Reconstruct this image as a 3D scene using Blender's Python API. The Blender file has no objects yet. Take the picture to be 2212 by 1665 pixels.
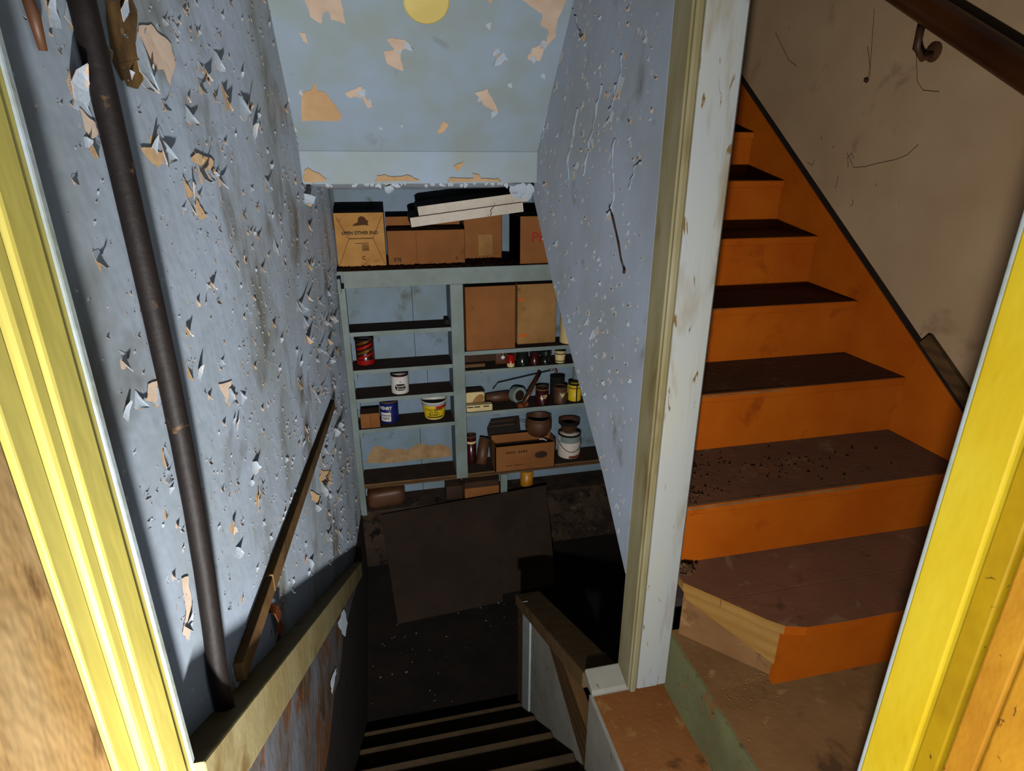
import bpy, math, random
from mathutils import Vector, Matrix

# ------------------------------------------------------------------ camera, light, exposure
SC = bpy.context.scene
COL = SC.collection
H = 1.45                       # eye height above the upper floor (z = 0)
FPX, CX, CY = 1285.7, 1106.0, 832.5
YAW, PIT, ROLL = math.radians(12.77), math.radians(20.93), math.radians(0.12)
_f = Vector((math.sin(YAW)*math.cos(PIT), math.cos(YAW)*math.cos(PIT), -math.sin(PIT)))
_r = Vector((math.cos(YAW), -math.sin(YAW), 0))
_u = _r.cross(_f)
AR = _r*math.cos(ROLL) + _u*math.sin(ROLL)
AU = -_r*math.sin(ROLL) + _u*math.cos(ROLL)
AF = _f
cam = bpy.data.cameras.new('camera')
cam.sensor_fit = 'HORIZONTAL'
cam.sensor_width = 36.0
cam.lens = FPX/2212*36.0
cam.clip_start = 0.02
camo = bpy.data.objects.new('camera', cam)
COL.objects.link(camo)
camo.matrix_world = Matrix(((AR.x, AU.x, -AF.x, 0), (AR.y, AU.y, -AF.y, 0), (AR.z, AU.z, -AF.z, H), (0, 0, 0, 1)))
SC.camera = camo

w = bpy.data.worlds.new('world')
SC.world = w
w.use_nodes = True
w.node_tree.nodes['Background'].inputs[0].default_value = (0.9, 0.95, 1.0, 1)
w.node_tree.nodes['Background'].inputs[1].default_value = 0.45

def torch(name, kind, energy, size, color, **kw):
    l = bpy.data.lights.new(name, kind)
    l.energy = 1.0
    l.color = color
    l.shadow_soft_size = size
    for k, v in kw.items():
        setattr(l, k, v)
    l.use_nodes = True
    nt = l.node_tree
    em = nt.nodes['Emission']
    fo = nt.nodes.new('ShaderNodeLightFalloff')
    fo.inputs['Strength'].default_value = energy
    nt.links.new(fo.outputs['Linear'], em.inputs['Strength'])
    o = bpy.data.objects.new(name, l)
    COL.objects.link(o)
    return o
TL = Vector((-0.042, -0.045, H - 0.59))       # hand torch, held at the waist below the camera
t1 = torch('torch_spill', 'POINT', 22.0, 0.018, (1.0, 0.975, 0.94))
t1.location = TL
t2 = torch('torch_beam', 'SPOT', 34.0, 0.018, (1.0, 0.975, 0.94), spot_size=math.radians(116), spot_blend=1.0)
t2.location = TL
t2.rotation_euler = (Vector((-0.72, 2.0, H - 0.55)) - TL).to_track_quat('-Z', 'Y').to_euler()

SC.view_settings.view_transform = 'Standard'
SC.view_settings.look = 'None'
SC.view_settings.exposure = 0.42
SC.view_settings.gamma = 1.0
SC.view_settings.use_curve_mapping = False
try:
    SC.cycles.use_denoising = True
    SC.cycles.max_bounces = 4
    SC.cycles.diffuse_bounces = 0
    SC.cycles.glossy_bounces = 2
    SC.cycles.use_adaptive_sampling = True
    SC.cycles.adaptive_threshold = 0.03
except Exception:
    pass

# ------------------------------------------------------------------ measuring helpers (frame 2212 x 1665, plane given in metres)
def ray(px, py):
    return AR*((px-CX)/FPX) - AU*((py-CY)/FPX) + AF
def atY(px, py, Y):
    d = ray(px, py); return d*(Y/d.y)
def atX(px, py, X):
    d = ray(px, py); return d*(X/d.x)
def atZ(px, py, Z):
    d = ray(px, py); return d*(Z/d.z)
def atP(px, py, p0, n):
    d = ray(px, py); p0 = Vector(p0); n = Vector(n)
    return d*(p0.dot(n)/d.dot(n))

# ------------------------------------------------------------------ mesh helpers (z counted from the eye; build() adds H)
class MB:
    def __init__(s):
        s.v = []; s.f = []; s.m = []
    def add(s, vs, fs, mi=0):
        b = len(s.v)
        s.v += [tuple(x) for x in vs]
        for f in fs:
            s.f.append(tuple(b+i for i in f)); s.m.append(mi)
        return s
    def box(s, x0, x1, y0, y1, z0, z1, mi=0, top=None):
        vs = [(x0,y0,z0),(x1,y0,z0),(x1,y1,z0),(x0,y1,z0),(x0,y0,z1),(x1,y0,z1),(x1,y1,z1),(x0,y1,z1)]
        fs = [(0,3,2,1),(0,1,5,4),(1,2,6,5),(2,3,7,6),(3,0,4,7)]
        s.add(vs, fs, mi)
        b = len(s.v)-8
        s.f.append((b+4,b+5,b+6,b+7)); s.m.append(mi if top is None else top)
        return s
    def hexa(s, vs, mi=0):     # 0-3 bottom loop ccw, 4-7 top loop
        return s.add(vs, [(0,3,2,1),(4,5,6,7),(0,1,5,4),(1,2,6,5),(2,3,7,6),(3,0,4,7)], mi)
    def obox(s, p, ax, ay, az, mi=0):   # corner and three edge vectors
        p, ax, ay, az = map(Vector, (p, ax, ay, az))
        return s.hexa([p, p+ax, p+ax+ay, p+ay, p+az, p+ax+az, p+ax+ay+az, p+ay+az], mi)
    def prism(s, poly, lo, hi, axis='x', mi=0, cap=None):
        n = len(poly)
        def P(a, b, c):
            return {'x': (c, a, b), 'y': (a, c, b), 'z': (a, b, c)}[axis]
        vs = [P(a, b, lo) for a, b in poly] + [P(a, b, hi) for a, b in poly]
        fs = [tuple(range(n-1, -1, -1)), tuple(range(n, 2*n))]
        s.add(vs, fs, mi if cap is None else cap)
        b = len(s.v)-2*n
        for i in range(n):
            j = (i+1) % n
            s.f.append((b+i, b+j, b+n+j, b+n+i)); s.m.append(mi)
        return s
    def tube(s, pts, r, seg=8, mi=0, rz=None, closed=False):
        pts = [Vector(p) for p in pts]; n = len(pts); b = len(s.v)
        for i, p in enumerate(pts):
            t = (pts[min(i+1, n-1)] - pts[max(i-1, 0)]).normalized()
            a = t.cross(Vector((0, 0, 1)) if abs(t.z) < .72 else Vector((0, 1, 0)))
            if a.length < 1e-3: a = t.cross(Vector((1, 0, 0)))
            a.normalize(); c = a.cross(t)
            rr = r[i] if isinstance(r, (list, tuple)) else r
            for k in range(seg):
                an = 2*math.pi*k/seg
                s.v.append(tuple(p + a*math.cos(an)*rr + c*math.sin(an)*(rr if rz is None else rz)))
        for i in range(n-1):
            for k in range(seg):
                k2 = (k+1) % seg
                s.f.append((b+i*seg+k, b+i*seg+k2, b+(i+1)*seg+k2, b+(i+1)*seg+k)); s.m.append(mi)
        s.f.append(tuple(b+k for k in range(seg))[::-1]); s.m.append(mi)
        s.f.append(tuple(b+(n-1)*seg+k for k in range(seg))); s.m.append(mi)
        return s
    def lathe(s, c, prof, seg=24, mi=0, axis=None):
        c = Vector(c); b = len(s.v); n = len(prof)
        q = Vector((0, 0, 1)).rotation_difference(Vector(axis).normalized()) if axis else None
        for r, z in prof:
            for k in range(seg):
                a = 2*math.pi*k/seg
                p = Vector((r*math.cos(a), r*math.sin(a), z))
                if q: p = q @ p
                s.v.append(tuple(c+p))
        for i in range(n-1):
            for k in range(seg):
                k2 = (k+1) % seg
                s.f.append((b+i*seg+k, b+i*seg+k2, b+(i+1)*seg+k2, b+(i+1)*seg+k)); s.m.append(mi)
        if prof[0][0] > 1e-5:
            s.f.append(tuple(b+k for k in range(seg))[::-1]); s.m.append(mi)
        if prof[-1][0] > 1e-5:
            s.f.append(tuple(b+(n-1)*seg+k for k in range(seg))); s.m.append(mi)
        return s
    def mesh(s, name, mats, off=(0, 0, 0), smooth=False):
        me = bpy.data.meshes.new(name)
        o = Vector(off)
        me.from_pydata([(x-o.x, y-o.y, z+H-o.z) for x, y, z in s.v], [], s.f)
        for m in (mats if isinstance(mats, (list, tuple)) else [mats]):
            me.materials.append(m)
        for p, mi in zip(me.polygons, s.m):
            p.material_index = mi
            p.use_smooth = smooth
        me.update()
        return me
    def build(s, name, mats, parent=None, smooth=False, bevel=0, seg=2, sub=0, disp=None):
        if parent is not None:
            off = Vector(parent.get('_at', (0, 0, 0)))
        else:
            off = Vector((0, 0, 0))
        me = s.mesh(name, mats, off, smooth)
        ob = bpy.data.objects.new(name, me)
        COL.objects.link(ob)
        if parent is not None:
            ob.parent = parent
            ob['_at'] = tuple(off)
        if bevel:
            md = ob.modifiers.new('bevel', 'BEVEL'); md.width = bevel; md.segments = seg; md.limit_method = 'ANGLE'; md.angle_limit = 0.6
        return ob

def tag(o, label=None, cat=None, group=None, kind=None):
    if label: o['label'] = label
    if cat: o['category'] = cat
    if group: o['group'] = group
    if kind: o['kind'] = kind
    return o
def thing(name, base, label=None, cat=None, group=None, kind=None):
    o = bpy.data.objects.new(name, None)
    o.empty_display_size = 0.05
    o.location = (base[0], base[1], base[2]+H)
    o['_at'] = (base[0], base[1], base[2]+H)
    COL.objects.link(o)
    return tag(o, label, cat, group, kind)
def struct(o):
    o['kind'] = 'structure'; return o

# ------------------------------------------------------------------ materials
def srgb(r, g, b):
    def c(x):
        x /= 255.0
        return x/12.92 if x <= 0.04045 else ((x+0.055)/1.055)**2.4
    return (c(r), c(g), c(b), 1)
MATS = {}
def pmat(name, c1, c2=None, scale=6.0, rough=0.7, bump=0.0, bscale=60.0, c3=None, c3s=20.0, c3t=0.64, c3w=0.03, dirt=None, ds=3.0, dt=0.6, dw=0.12,
         stretch=(1, 1, 1), metal=0.0, spec=0.3, drough=0.0, wave=None, bumpmask=0.0, fine=None, finet=0.7):
    m = bpy.data.materials.new(name); m.use_nodes = True
    nt = m.node_tree; N = nt.nodes; L = nt.links
    bs = N['Principled BSDF']
    bs.inputs['Roughness'].default_value = rough
    bs.inputs['Metallic'].default_value = metal
    if drough and 'Diffuse Roughness' in bs.inputs: bs.inputs['Diffuse Roughness'].default_value = drough
    bs.inputs['Specular IOR Level'].default_value = spec
    tc = N.new('ShaderNodeTexCoord'); mp = N.new('ShaderNodeMapping')
    mp.inputs['Scale'].default_value = stretch
    L.new(tc.outputs['Object'], mp.inputs['Vector'])
    def noise(sc, detail=3.0, dist=0.0, ro=0.6):
        n = N.new('ShaderNodeTexNoise')
        n.inputs['Scale'].default_value = sc; n.inputs['Detail'].default_value = detail
        n.inputs['Distortion'].default_value = dist; n.inputs['Roughness'].default_value = ro
        L.new(mp.outputs['Vector'], n.inputs['Vector'])
        return n.outputs['Fac']
    def ramp(fac, a, b):
        r = N.new('ShaderNodeMapRange'); r.inputs['From Min'].default_value = a; r.inputs['From Max'].default_value = b
        L.new(fac, r.inputs['Value']); return r.outputs['Result']
    def mix(fac, a, b):
        x = N.new('ShaderNodeMix'); x.data_type = 'RGBA'
        if isinstance(fac, float): x.inputs[0].default_value = fac
        else: L.new(fac, x.inputs[0])
        for i, v in ((6, a), (7, b)):
            if isinstance(v, tuple): x.inputs[i].default_value = v
            else: L.new(v, x.inputs[i])
        return x.outputs[2]
    col = c1
    if c2: col = mix(ramp(noise(scale), 0.35, 0.65), c1, c2)
    if wave:
        n = N.new('ShaderNodeTexWave'); n.inputs['Scale'].default_value = wave[1]; n.inputs['Distortion'].default_value = 3.0
        n.inputs['Detail'].default_value = 3.0; n.bands_direction = wave[2]
        L.new(mp.outputs['Vector'], n.inputs['Vector'])
        col = mix(ramp(n.outputs['Fac'], 0.2, 1.0), col, wave[0])
    if fine:
        col = mix(ramp(noise(90.0, 2.0), finet-0.05, finet+0.05), col, fine)
    mask = None
    if c3:
        mask = ramp(noise(c3s, 4.0, 0.6), c3t, c3t+c3w)
        col = mix(mask, col, c3)
    if dirt:
        col = mix(ramp(noise(ds, 4.0, 0.3), dt, dt+dw), col, dirt)
    if isinstance(col, tuple): bs.inputs['Base Color'].default_value = col
    else: L.new(col, bs.inputs['Base Color'])
    if bump or bumpmask:
        bp = N.new('ShaderNodeBump'); bp.inputs['Distance'].default_value = 0.004
        bp.inputs['Strength'].default_value = max(bump, 0.01)
        h = noise(bscale, 2.0)
        if mask is not None and bumpmask:
            a = N.new('ShaderNodeMath'); a.operation = 'MULTIPLY_ADD'
            L.new(mask, a.inputs[0]); a.inputs[1].default_value = -bumpmask; L.new(h, a.inputs[2]); h = a.outputs[0]
        L.new(h, bp.inputs['Height']); L.new(bp.outputs['Normal'], bs.inputs['Normal'])
    MATS[name] = m
    return m
BEIGE = srgb(206, 180, 150)
M_blue = pmat('blue_paint', srgb(170, 182, 200), srgb(156, 166, 174), 3.0, 0.5, 0.25, 30, c3=srgb(196, 180, 160), c3s=26, c3t=0.72, c3w=0.012, dirt=srgb(118, 120, 118), ds=5.5, dt=0.61, dw=0.14, bumpmask=0.6, drough=0.25)
M_blueL = pmat('blue_paint_flaking', srgb(168, 182, 200), srgb(148, 158, 164), 2.5, 0.5, 0.35, 26, c3=srgb(196, 178, 156), c3s=30, c3t=0.685, c3w=0.012, dirt=srgb(104, 102, 92), ds=3.4, dt=0.53, dw=0.16, bumpmask=1.0, drough=0.5)
M_blueC = pmat('blue_paint_ceiling', srgb(152, 170, 192), srgb(146, 158, 156), 3.4, 0.6, 0.12, 25, c3=srgb(200, 178, 156), c3s=15, c3t=0.745, c3w=0.008, dirt=srgb(118, 122, 118), ds=5.0, dt=0.62, dw=0.14, bumpmask=0.4)
M_shelf = pmat('blue_shelf_paint', srgb(128, 148, 168), srgb(118, 136, 142), 5.0, 0.6, 0.2, 40, c3=srgb(60, 52, 46), c3s=45, c3t=0.71, c3w=0.02, dirt=srgb(98, 104, 100), ds=6, dt=0.6)
M_grey = pmat('grey_green_paint', srgb(136, 150, 148), srgb(122, 134, 128), 7.0, 0.55, 0.2, 50, c3=srgb(70, 62, 52), c3s=50, c3t=0.72, c3w=0.02)
M_lowwall = pmat('stained_lower_wall', srgb(140, 146, 156), srgb(110, 84, 52), 5.5, 0.75, 0.5, 30, c3=srgb(140, 88, 40), c3s=6, c3t=0.52, c3w=0.10, dirt=srgb(54, 42, 34), ds=9, dt=0.6, bumpmask=0.4)
M_conc = pmat('bare_dark_concrete', srgb(62, 50, 48), srgb(46, 38, 34), 8, 0.9, 0.6, 40, dirt=srgb(84, 74, 64), ds=16, dt=0.66)
M_stone = pmat('foundation_stone', srgb(66, 52, 38), srgb(40, 30, 24), 7, 0.95, 1.0, 18, c3=srgb(22, 18, 16), c3s=14, c3t=0.6, c3w=0.03, dirt=srgb(90, 78, 56), ds=9, dt=0.6, bumpmask=1.5)
M_bfloor = pmat('basement_dirt_floor', srgb(32, 24, 19), srgb(20, 15, 12), 6, 0.95, 0.6, 40)
M_beige = pmat('plaster_beige', srgb(204, 174, 136), srgb(188, 154, 114), 9, 0.85, 0.25, 40, drough=0.7)
M_pink = pmat('plaster_pink', srgb(206, 186, 168), srgb(194, 170, 148), 14, 0.85, 0.2, 40, drough=0.7)
M_flake = pmat('flake_paint', srgb(186, 198, 212), srgb(166, 178, 188), 20, 0.5, drough=0.45)
M_tan = pmat('beige_wall_paint', srgb(214, 180, 140), srgb(196, 160, 122), 2.0, 0.75, 0.12, 60, c3=srgb(116, 84, 58), c3s=34, c3t=0.715, c3w=0.03, dirt=srgb(172, 138, 104), ds=5, dt=0.6)
M_yel = pmat('yellow_paint_left', srgb(242, 228, 124), srgb(234, 216, 104), 9, 0.45, 0.25, 40, c3=srgb(130, 106, 56), c3s=70, c3t=0.725, c3w=0.02, dirt=srgb(212, 190, 100), ds=12, dt=0.62, stretch=(1, 1, .35))
M_yelR = pmat('yellow_paint_right', srgb(246, 218, 58), srgb(238, 200, 36), 9, 0.45, 0.25, 40, c3=srgb(150, 114, 40), c3s=52, c3t=0.71, c3w=0.02, dirt=srgb(220, 176, 30), ds=9, dt=0.6, stretch=(1, 1, .5))
M_yelD = pmat('yellow_paint_groove', srgb(206, 166, 20), srgb(180, 140, 20), 9, 0.5, 0.25, 40, c3=srgb(110, 80, 30), c3s=50, c3t=0.66, c3w=0.03)
M_rustyL = pmat('worn_brown_board', srgb(216, 184, 132), srgb(188, 146, 86), 10, 0.7, 0.5, 60, c3=srgb(240, 206, 96), c3s=16, c3t=0.70, c3w=0.02, dirt=srgb(132, 96, 56), ds=26, dt=0.57, stretch=(1, 1, .45))
M_rustyR = pmat('worn_orange_board', srgb(226, 164, 42), srgb(200, 136, 34), 10, 0.6, 0.4, 60, c3=srgb(128, 84, 30), c3s=48, c3t=0.64, c3w=0.03, dirt=srgb(130, 84, 34), ds=6, dt=0.64, stretch=(1, 1, .6))
M_chip = pmat('pale_chipped_edge', srgb(196, 208, 214), srgb(180, 190, 176), 20, 0.6, 0.3, 50)
M_post = pmat('post_pale_paint', srgb(206, 206, 194), srgb(196, 202, 204), 4, 0.45, 0.12, 40, c3=srgb(140, 108, 60), c3s=26, c3t=0.64, c3w=0.05, dirt=srgb(158, 132, 76), ds=5, dt=0.53, dw=0.16, stretch=(1.8, 1.8, .4))
M_postedge = pmat('post_grimy_edge', srgb(178, 170, 136), srgb(152, 138, 92), 9, 0.5, 0.12, 40, dirt=srgb(108, 86, 44), ds=10, dt=0.55, dw=0.2, stretch=(1, 1, .25))
M_orange = pmat('orange_paint', srgb(206, 104, 20), srgb(194, 90, 14), 5, 0.45, 0.06, 40, c3=srgb(104, 48, 22), c3s=34, c3t=0.725, c3w=0.02, dirt=srgb(172, 78, 16), ds=8, dt=0.6)
M_tread = pmat('worn_brown_tread', srgb(142, 90, 64), srgb(124, 82, 58), 5, 0.75, 0.25, 60, c3=srgb(150, 116, 80), c3s=12, c3t=0.6, c3w=0.1, dirt=srgb(96, 66, 46), ds=14, dt=0.62, drough=0.5)
M_brownfl = pmat('brown_floor_paint', srgb(168, 108, 58), srgb(152, 94, 48), 4, 0.7, 0.3, 70, c3=srgb(176, 128, 72), c3s=18, c3t=0.6, c3w=0.08, dirt=srgb(108, 70, 40), ds=10, dt=0.6, fine=srgb(190, 146, 96))
M_landing = pmat('dusty_landing_boards', srgb(162, 118, 74), srgb(142, 100, 60), 5, 0.8, 0.3, 60, c3=srgb(176, 136, 88), c3s=14, c3t=0.6, c3w=0.08, dirt=srgb(104, 74, 48), ds=9, dt=0.6, drough=0.3)
M_green = pmat('green_grey_board', srgb(142, 142, 98), srgb(122, 118, 82), 6, 0.7, 0.25, 60, c3=srgb(156, 116, 70), c3s=10, c3t=0.6, c3w=0.05, dirt=srgb(76, 62, 44), ds=22, dt=0.62)
M_barewood = pmat('bare_pine', srgb(186, 142, 74), srgb(172, 124, 60), 5, 0.7, 0.1, 60, wave=(srgb(170, 122, 58), 9.0, 'Z'), c3=srgb(96, 60, 30), c3s=28, c3t=0.72, c3w=0.03)
M_woodbr = pmat('old_brown_wood', srgb(118, 86, 50), srgb(96, 68, 40), 6, 0.75, 0.2, 60, wave=(srgb(84, 60, 36), 8.0, 'Z'), stretch=(1, .4, 1))
M_capw = pmat('cap_rail_wood', srgb(124, 100, 64), srgb(104, 80, 50), 8, 0.75, 0.25, 60, dirt=srgb(74, 56, 36), ds=14, dt=0.6)
M_ledge = pmat('cream_grimy_board', srgb(192, 178, 130), srgb(176, 156, 104), 7, 0.65, 0.2, 40, dirt=srgb(138, 112, 64), ds=8, dt=0.56, dw=0.15)
M_stair = pmat('dark_stair_tread', srgb(92, 74, 50), srgb(70, 56, 40), 6, 0.85, 0.4, 60)
M_rail = pmat('dark_varnished_wood', srgb(92, 50, 22), srgb(64, 34, 16), 6, 0.35, 0.05, 40, stretch=(1, .3, .3), spec=0.5)
M_pipe = pmat('black_iron_pipe', srgb(30, 24, 23), srgb(24, 19, 18), 10, 0.6, 0.2, 80, c3=srgb(98, 74, 46), c3s=26, c3t=0.64, c3w=0.08, spec=0.3)
M_rust = pmat('rust', srgb(150, 76, 30), srgb(96, 48, 24), 30, 0.8, 0.4, 80)
M_card = pmat('cardboard', srgb(150, 96, 50), srgb(136, 84, 42), 5, 0.85, 0.05, 40, dirt=srgb(112, 68, 36), ds=7, dt=0.62)
M_cardL = pmat('cardboard_light', srgb(196, 146, 82), srgb(180, 128, 68), 8, 0.85, 0.08, 40, dirt=srgb(150, 96, 56), ds=7, dt=0.6)
M_cardT = pmat('cardboard_tan', srgb(168, 126, 74), srgb(150, 108, 60), 6, 0.85, 0.05, 40, dirt=srgb(116, 80, 46), ds=8, dt=0.6)
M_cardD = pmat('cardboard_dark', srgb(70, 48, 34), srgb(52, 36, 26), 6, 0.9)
M_black = pmat('soot_shade_black', srgb(20, 17, 15), srgb(30, 24, 20), 10, 0.8)  # black of sooty things, also shade coloured onto the slabs and low carton
M_dust = pmat('dark_dust', srgb(60, 44, 32), srgb(42, 32, 26), 12, 0.95, 0.5, 60)
M_white = pmat('off_white_foam', srgb(226, 216, 202), srgb(212, 200, 184), 8, 0.6, 0.05, 40, dirt=srgb(180, 164, 146), ds=14, dt=0.66)
M_plate = pmat('pale_yellow_paint', srgb(222, 202, 126), srgb(212, 190, 112), 10, 0.6)
M_board = pmat('leaning_fibreboard', srgb(50, 36, 25), srgb(40, 29, 21), 4, 0.9, 0.2, 60, dirt=srgb(38, 28, 20), ds=5, dt=0.58)
M_metal = pmat('dull_tin', srgb(150, 150, 148), srgb(120, 116, 110), 10, 0.35, metal=0.9)
M_ink = pmat('black_ink', srgb(26, 20, 18), rough=0.8)
M_inkb = pmat('brown_ink', srgb(84, 52, 30), rough=0.85)
M_inkr = pmat('red_ink', srgb(170, 44, 24), rough=0.8)
M_navy = pmat('navy_label', srgb(26, 34, 104), srgb(20, 26, 84), 8, 0.4)
M_label = pmat('white_label', srgb(222, 220, 214), srgb(206, 202, 192), 8, 0.5)
M_yellow = pmat('tub_yellow', srgb(236, 204, 40), srgb(226, 190, 36), 8, 0.4)
M_red = pmat('red_gloss', srgb(176, 26, 16), srgb(140, 20, 14), 8, 0.25, spec=0.6)
M_gold = pmat('gold_foil', srgb(196, 150, 60), srgb(150, 100, 36), 12, 0.22, metal=0.8)
M_ivory = pmat('ivory_plastic', srgb(228, 206, 150), srgb(214, 190, 134), 8, 0.5)
M_clay = pmat('brown_ceramic', srgb(96, 62, 38), srgb(74, 46, 30), 8, 0.5, spec=0.5)
M_amber = pmat('amber_glaze', srgb(196, 136, 32), srgb(160, 100, 24), 12, 0.35, spec=0.5, c3=srgb(50, 34, 20), c3s=9, c3t=0.58, c3w=0.03)
M_glassdk = pmat('dark_green_glass', srgb(26, 34, 26), srgb(18, 24, 20), 8, 0.2, spec=0.6)
M_maroon = pmat('maroon_glass', srgb(64, 18, 18), srgb(48, 14, 14), 8, 0.25, spec=0.6)
M_dirt = pmat('dirt_crumbs', srgb(126, 92, 56), srgb(86, 60, 38), 40, 0.95, 0.5, 90)
M_chipw = pmat('plaster_chips', srgb(150, 136, 118), srgb(110, 94, 78), 30, 0.9)
M_stain = pmat('water_stain', srgb(112, 86, 46), srgb(66, 48, 28), 18, 0.9, 0.2, 40, dirt=srgb(168, 140, 92), ds=14, dt=0.56, drough=0.7)
M_worn = pmat('worn_nosing', srgb(160, 118, 74), srgb(132, 92, 56), 20, 0.8, 0.3, 60)
M_palegrey = pmat('pale_grey_paint', srgb(178, 176, 164), srgb(160, 156, 142), 6, 0.6, 0.2, 50, c3=srgb(120, 100, 74), c3s=20, c3t=0.66, c3w=0.05)
M_oldplaster = pmat('old_plaster', srgb(172, 142, 104), srgb(150, 120, 84), 16, 0.9, 0.3, 40)
M_batten = pmat('dusty_batten_wood', srgb(150, 116, 70), srgb(116, 84, 50), 9, 0.8, 0.2, 60, dirt=srgb(78, 58, 40), ds=16, dt=0.6)
M_web = pmat('dusty_cobweb', srgb(70, 48, 32), rough=1.0)

# ------------------------------------------------------------------ key measures (m, from the eye)
XL, XB = -0.228, 0.612          # left wall, partition wall
XS, XR = 1.670, 1.700           # stringer face, right wall
ZF, ZL, ZB = -1.45, -1.255, -2.62   # upper floor, landing, basement floor
LEDGE0, LEDGEM = -0.235, 0.643     # sloped board on the left wall: z = LEDGE0 - LEDGEM*Y

# ------------------------------------------------------------------ shell
floor = struct(MB().prism([(-.9, -.6), (.735, -.6), (.735, 1.2), (.515, 1.2), (.515, .85), (-.9, .85)], ZF-.06, ZF, 'z').build('floor', M_brownfl))
struct(MB().box(.735, XR+.1, .3, .995, ZL-.04, ZL).build('floor_landing', M_landing))
struct(MB().box(XL-.1, 2.2, 1.2, 4.2, ZB-.1, ZB).build('floor_basement', M_bfloor))
wl = struct(MB().box(XL-.12, XL, .445, 4.2, ZB, 1.25).build('wall_left', M_blueL))
# lower part of the left wall, under the sloped board: stained paint, bare below
lowpoly = [(.45, LEDGE0-LEDGEM*.45-.06), (2.60, LEDGE0-LEDGEM*2.60-.06), (2.60, -2.02), (2.2, -1.80), (1.72, -1.56), (1.5, -1.52), (1.35, -1.43), (1.15, -1.40), (1.0, -1.33), (.8, -1.34), (.45, -1.30)]
struct(MB().prism(lowpoly, XL-.01, XL+.016, 'x').build('wall_left_lower', M_lowwall))
struct(MB().prism([(.45, -1.30), (.8, -1.34), (1.0, -1.33), (1.15, -1.40), (1.35, -1.43), (1.5, -1.52), (1.72, -1.56), (2.2, -1.80), (2.585, -1.905), (3.49, -2.20), (3.49, ZB), (.45, ZB)], XL-.01, XL+.010, 'x').build('wall_left_base', M_conc))
# partition between the two flights
part = [(1.262, 1.25), (1.262, -1.085), (1.47, -.882), (1.71, -.690), (2.06, -.405), (2.37, -.105), (2.9, .36), (3.5, .90), (3.5, 1.25)]
wp = struct(MB().prism(part, XB, .728, 'x').build('wall_centre', M_blue))
wr = struct(MB().box(XR, XR+.12, .3, 3.7, -1.4, 1.35).build('wall_right', M_tan))
struct(MB().box(.73, XR+.1, 3.5, 3.6, .25, 1.35).build('wall_upstairs', M_tan))
struct(MB().box(-1.2, 2.0, -.9, 3.7, 1.25, 1.35).build('ceiling', M_blueC))
# sloped ceiling over the basement flight and its small header
SLM = 1.06
cs = struct(MB().prism([(2.29, .017), (1.1, .017+SLM*1.19), (1.2, .017+SLM*1.19+.1), (2.40, .1)], XL-.05, XB+.02, 'x').build('ceiling_sloped', M_blueC))
ch = struct(MB().prism([(2.288, -.087), (2.284, .02), (2.40, .10), (2.42, -.087)], XL-.05, XB+.02, 'x').build('wall_header', M_blueC))
struct(MB().prism([(2.41, -.092), (4.2, -.196), (4.2, -.15), (2.41, -.05)], XL-.05, .736, 'x').build('ceiling_basement', M_blueL))

# underside of the upper flight
struct(MB().prism([(1.30, -1.27), (2.22, -.34), (2.75, -.1118), (4.2, -.196), (4.2, -.17), (2.75, -.09), (2.22, -.31), (1.30, -1.24)], .735, 1.9, 'x').build('ceiling_under_stairs', M_conc))
struct(MB().box(XR+.02, XR+.14, 1.0, 4.2, ZB, -.1).build('wall_basement_right', M_stone))
struct(MB().box(XL-.05, 1.9, 4.08, 4.2, -.75, -.1).build('wall_back', M_shelf))
struct(MB().box(XL-.05, 1.9, 3.722, 4.08, -2.2, -.63).build('added_backing_wall', M_conc))  # unseen backing, added to block sky light leaking between the shelf boards
# foundation ledge under the shelves: rough stones set proud of the face
fnd = struct(MB().box(XL-.05, 1.9, 3.50, 4.2, ZB, -2.185).build('wall_foundation', M_stone))
random.seed(5)
stones = []
for row in range(3):
    x = -.2 + random.random()*.08
    while x < 1.7:
        wd = random.uniform(.11, .24); hh = .135
        z0 = ZB + .01 + row*.142
        b = MB(); n = 9; cx_, cz_ = x+wd/2, z0+hh/2
        ring = []
        for k in range(n):
            a = 2*math.pi*k/n
            ring.append((cx_+math.cos(a)*wd*.48*random.uniform(.85, 1.05), cz_+math.sin(a)*hh*.48*random.uniform(.85, 1.05)))
        vs = [(p, 3.505, q) for p, q in ring] + [(cx_+(p-cx_)*.8, 3.48-random.uniform(0, .02), cz_+(q-cz_)*.8) for p, q in ring]
        b.add(vs, [tuple(range(n, 2*n))[::-1]] + [(k, n+k, n+(k+1) % n, (k+1) % n) for k in range(n)])
        b.build('stone', M_stone, fnd)
        x += wd + .012
# door wall around the opening
for nm, bx in (('wall_front_left', (-1.2, -.30, .25, .445, ZF, 1.25)), ('wall_front_right', (.70, 1.9, .25, .43, ZF, 1.25)), ('wall_front_top', (-1.2, 1.9, .25, .445, .62, 1.25))):
    struct(MB().box(*bx).build(nm, M_tan))

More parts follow.
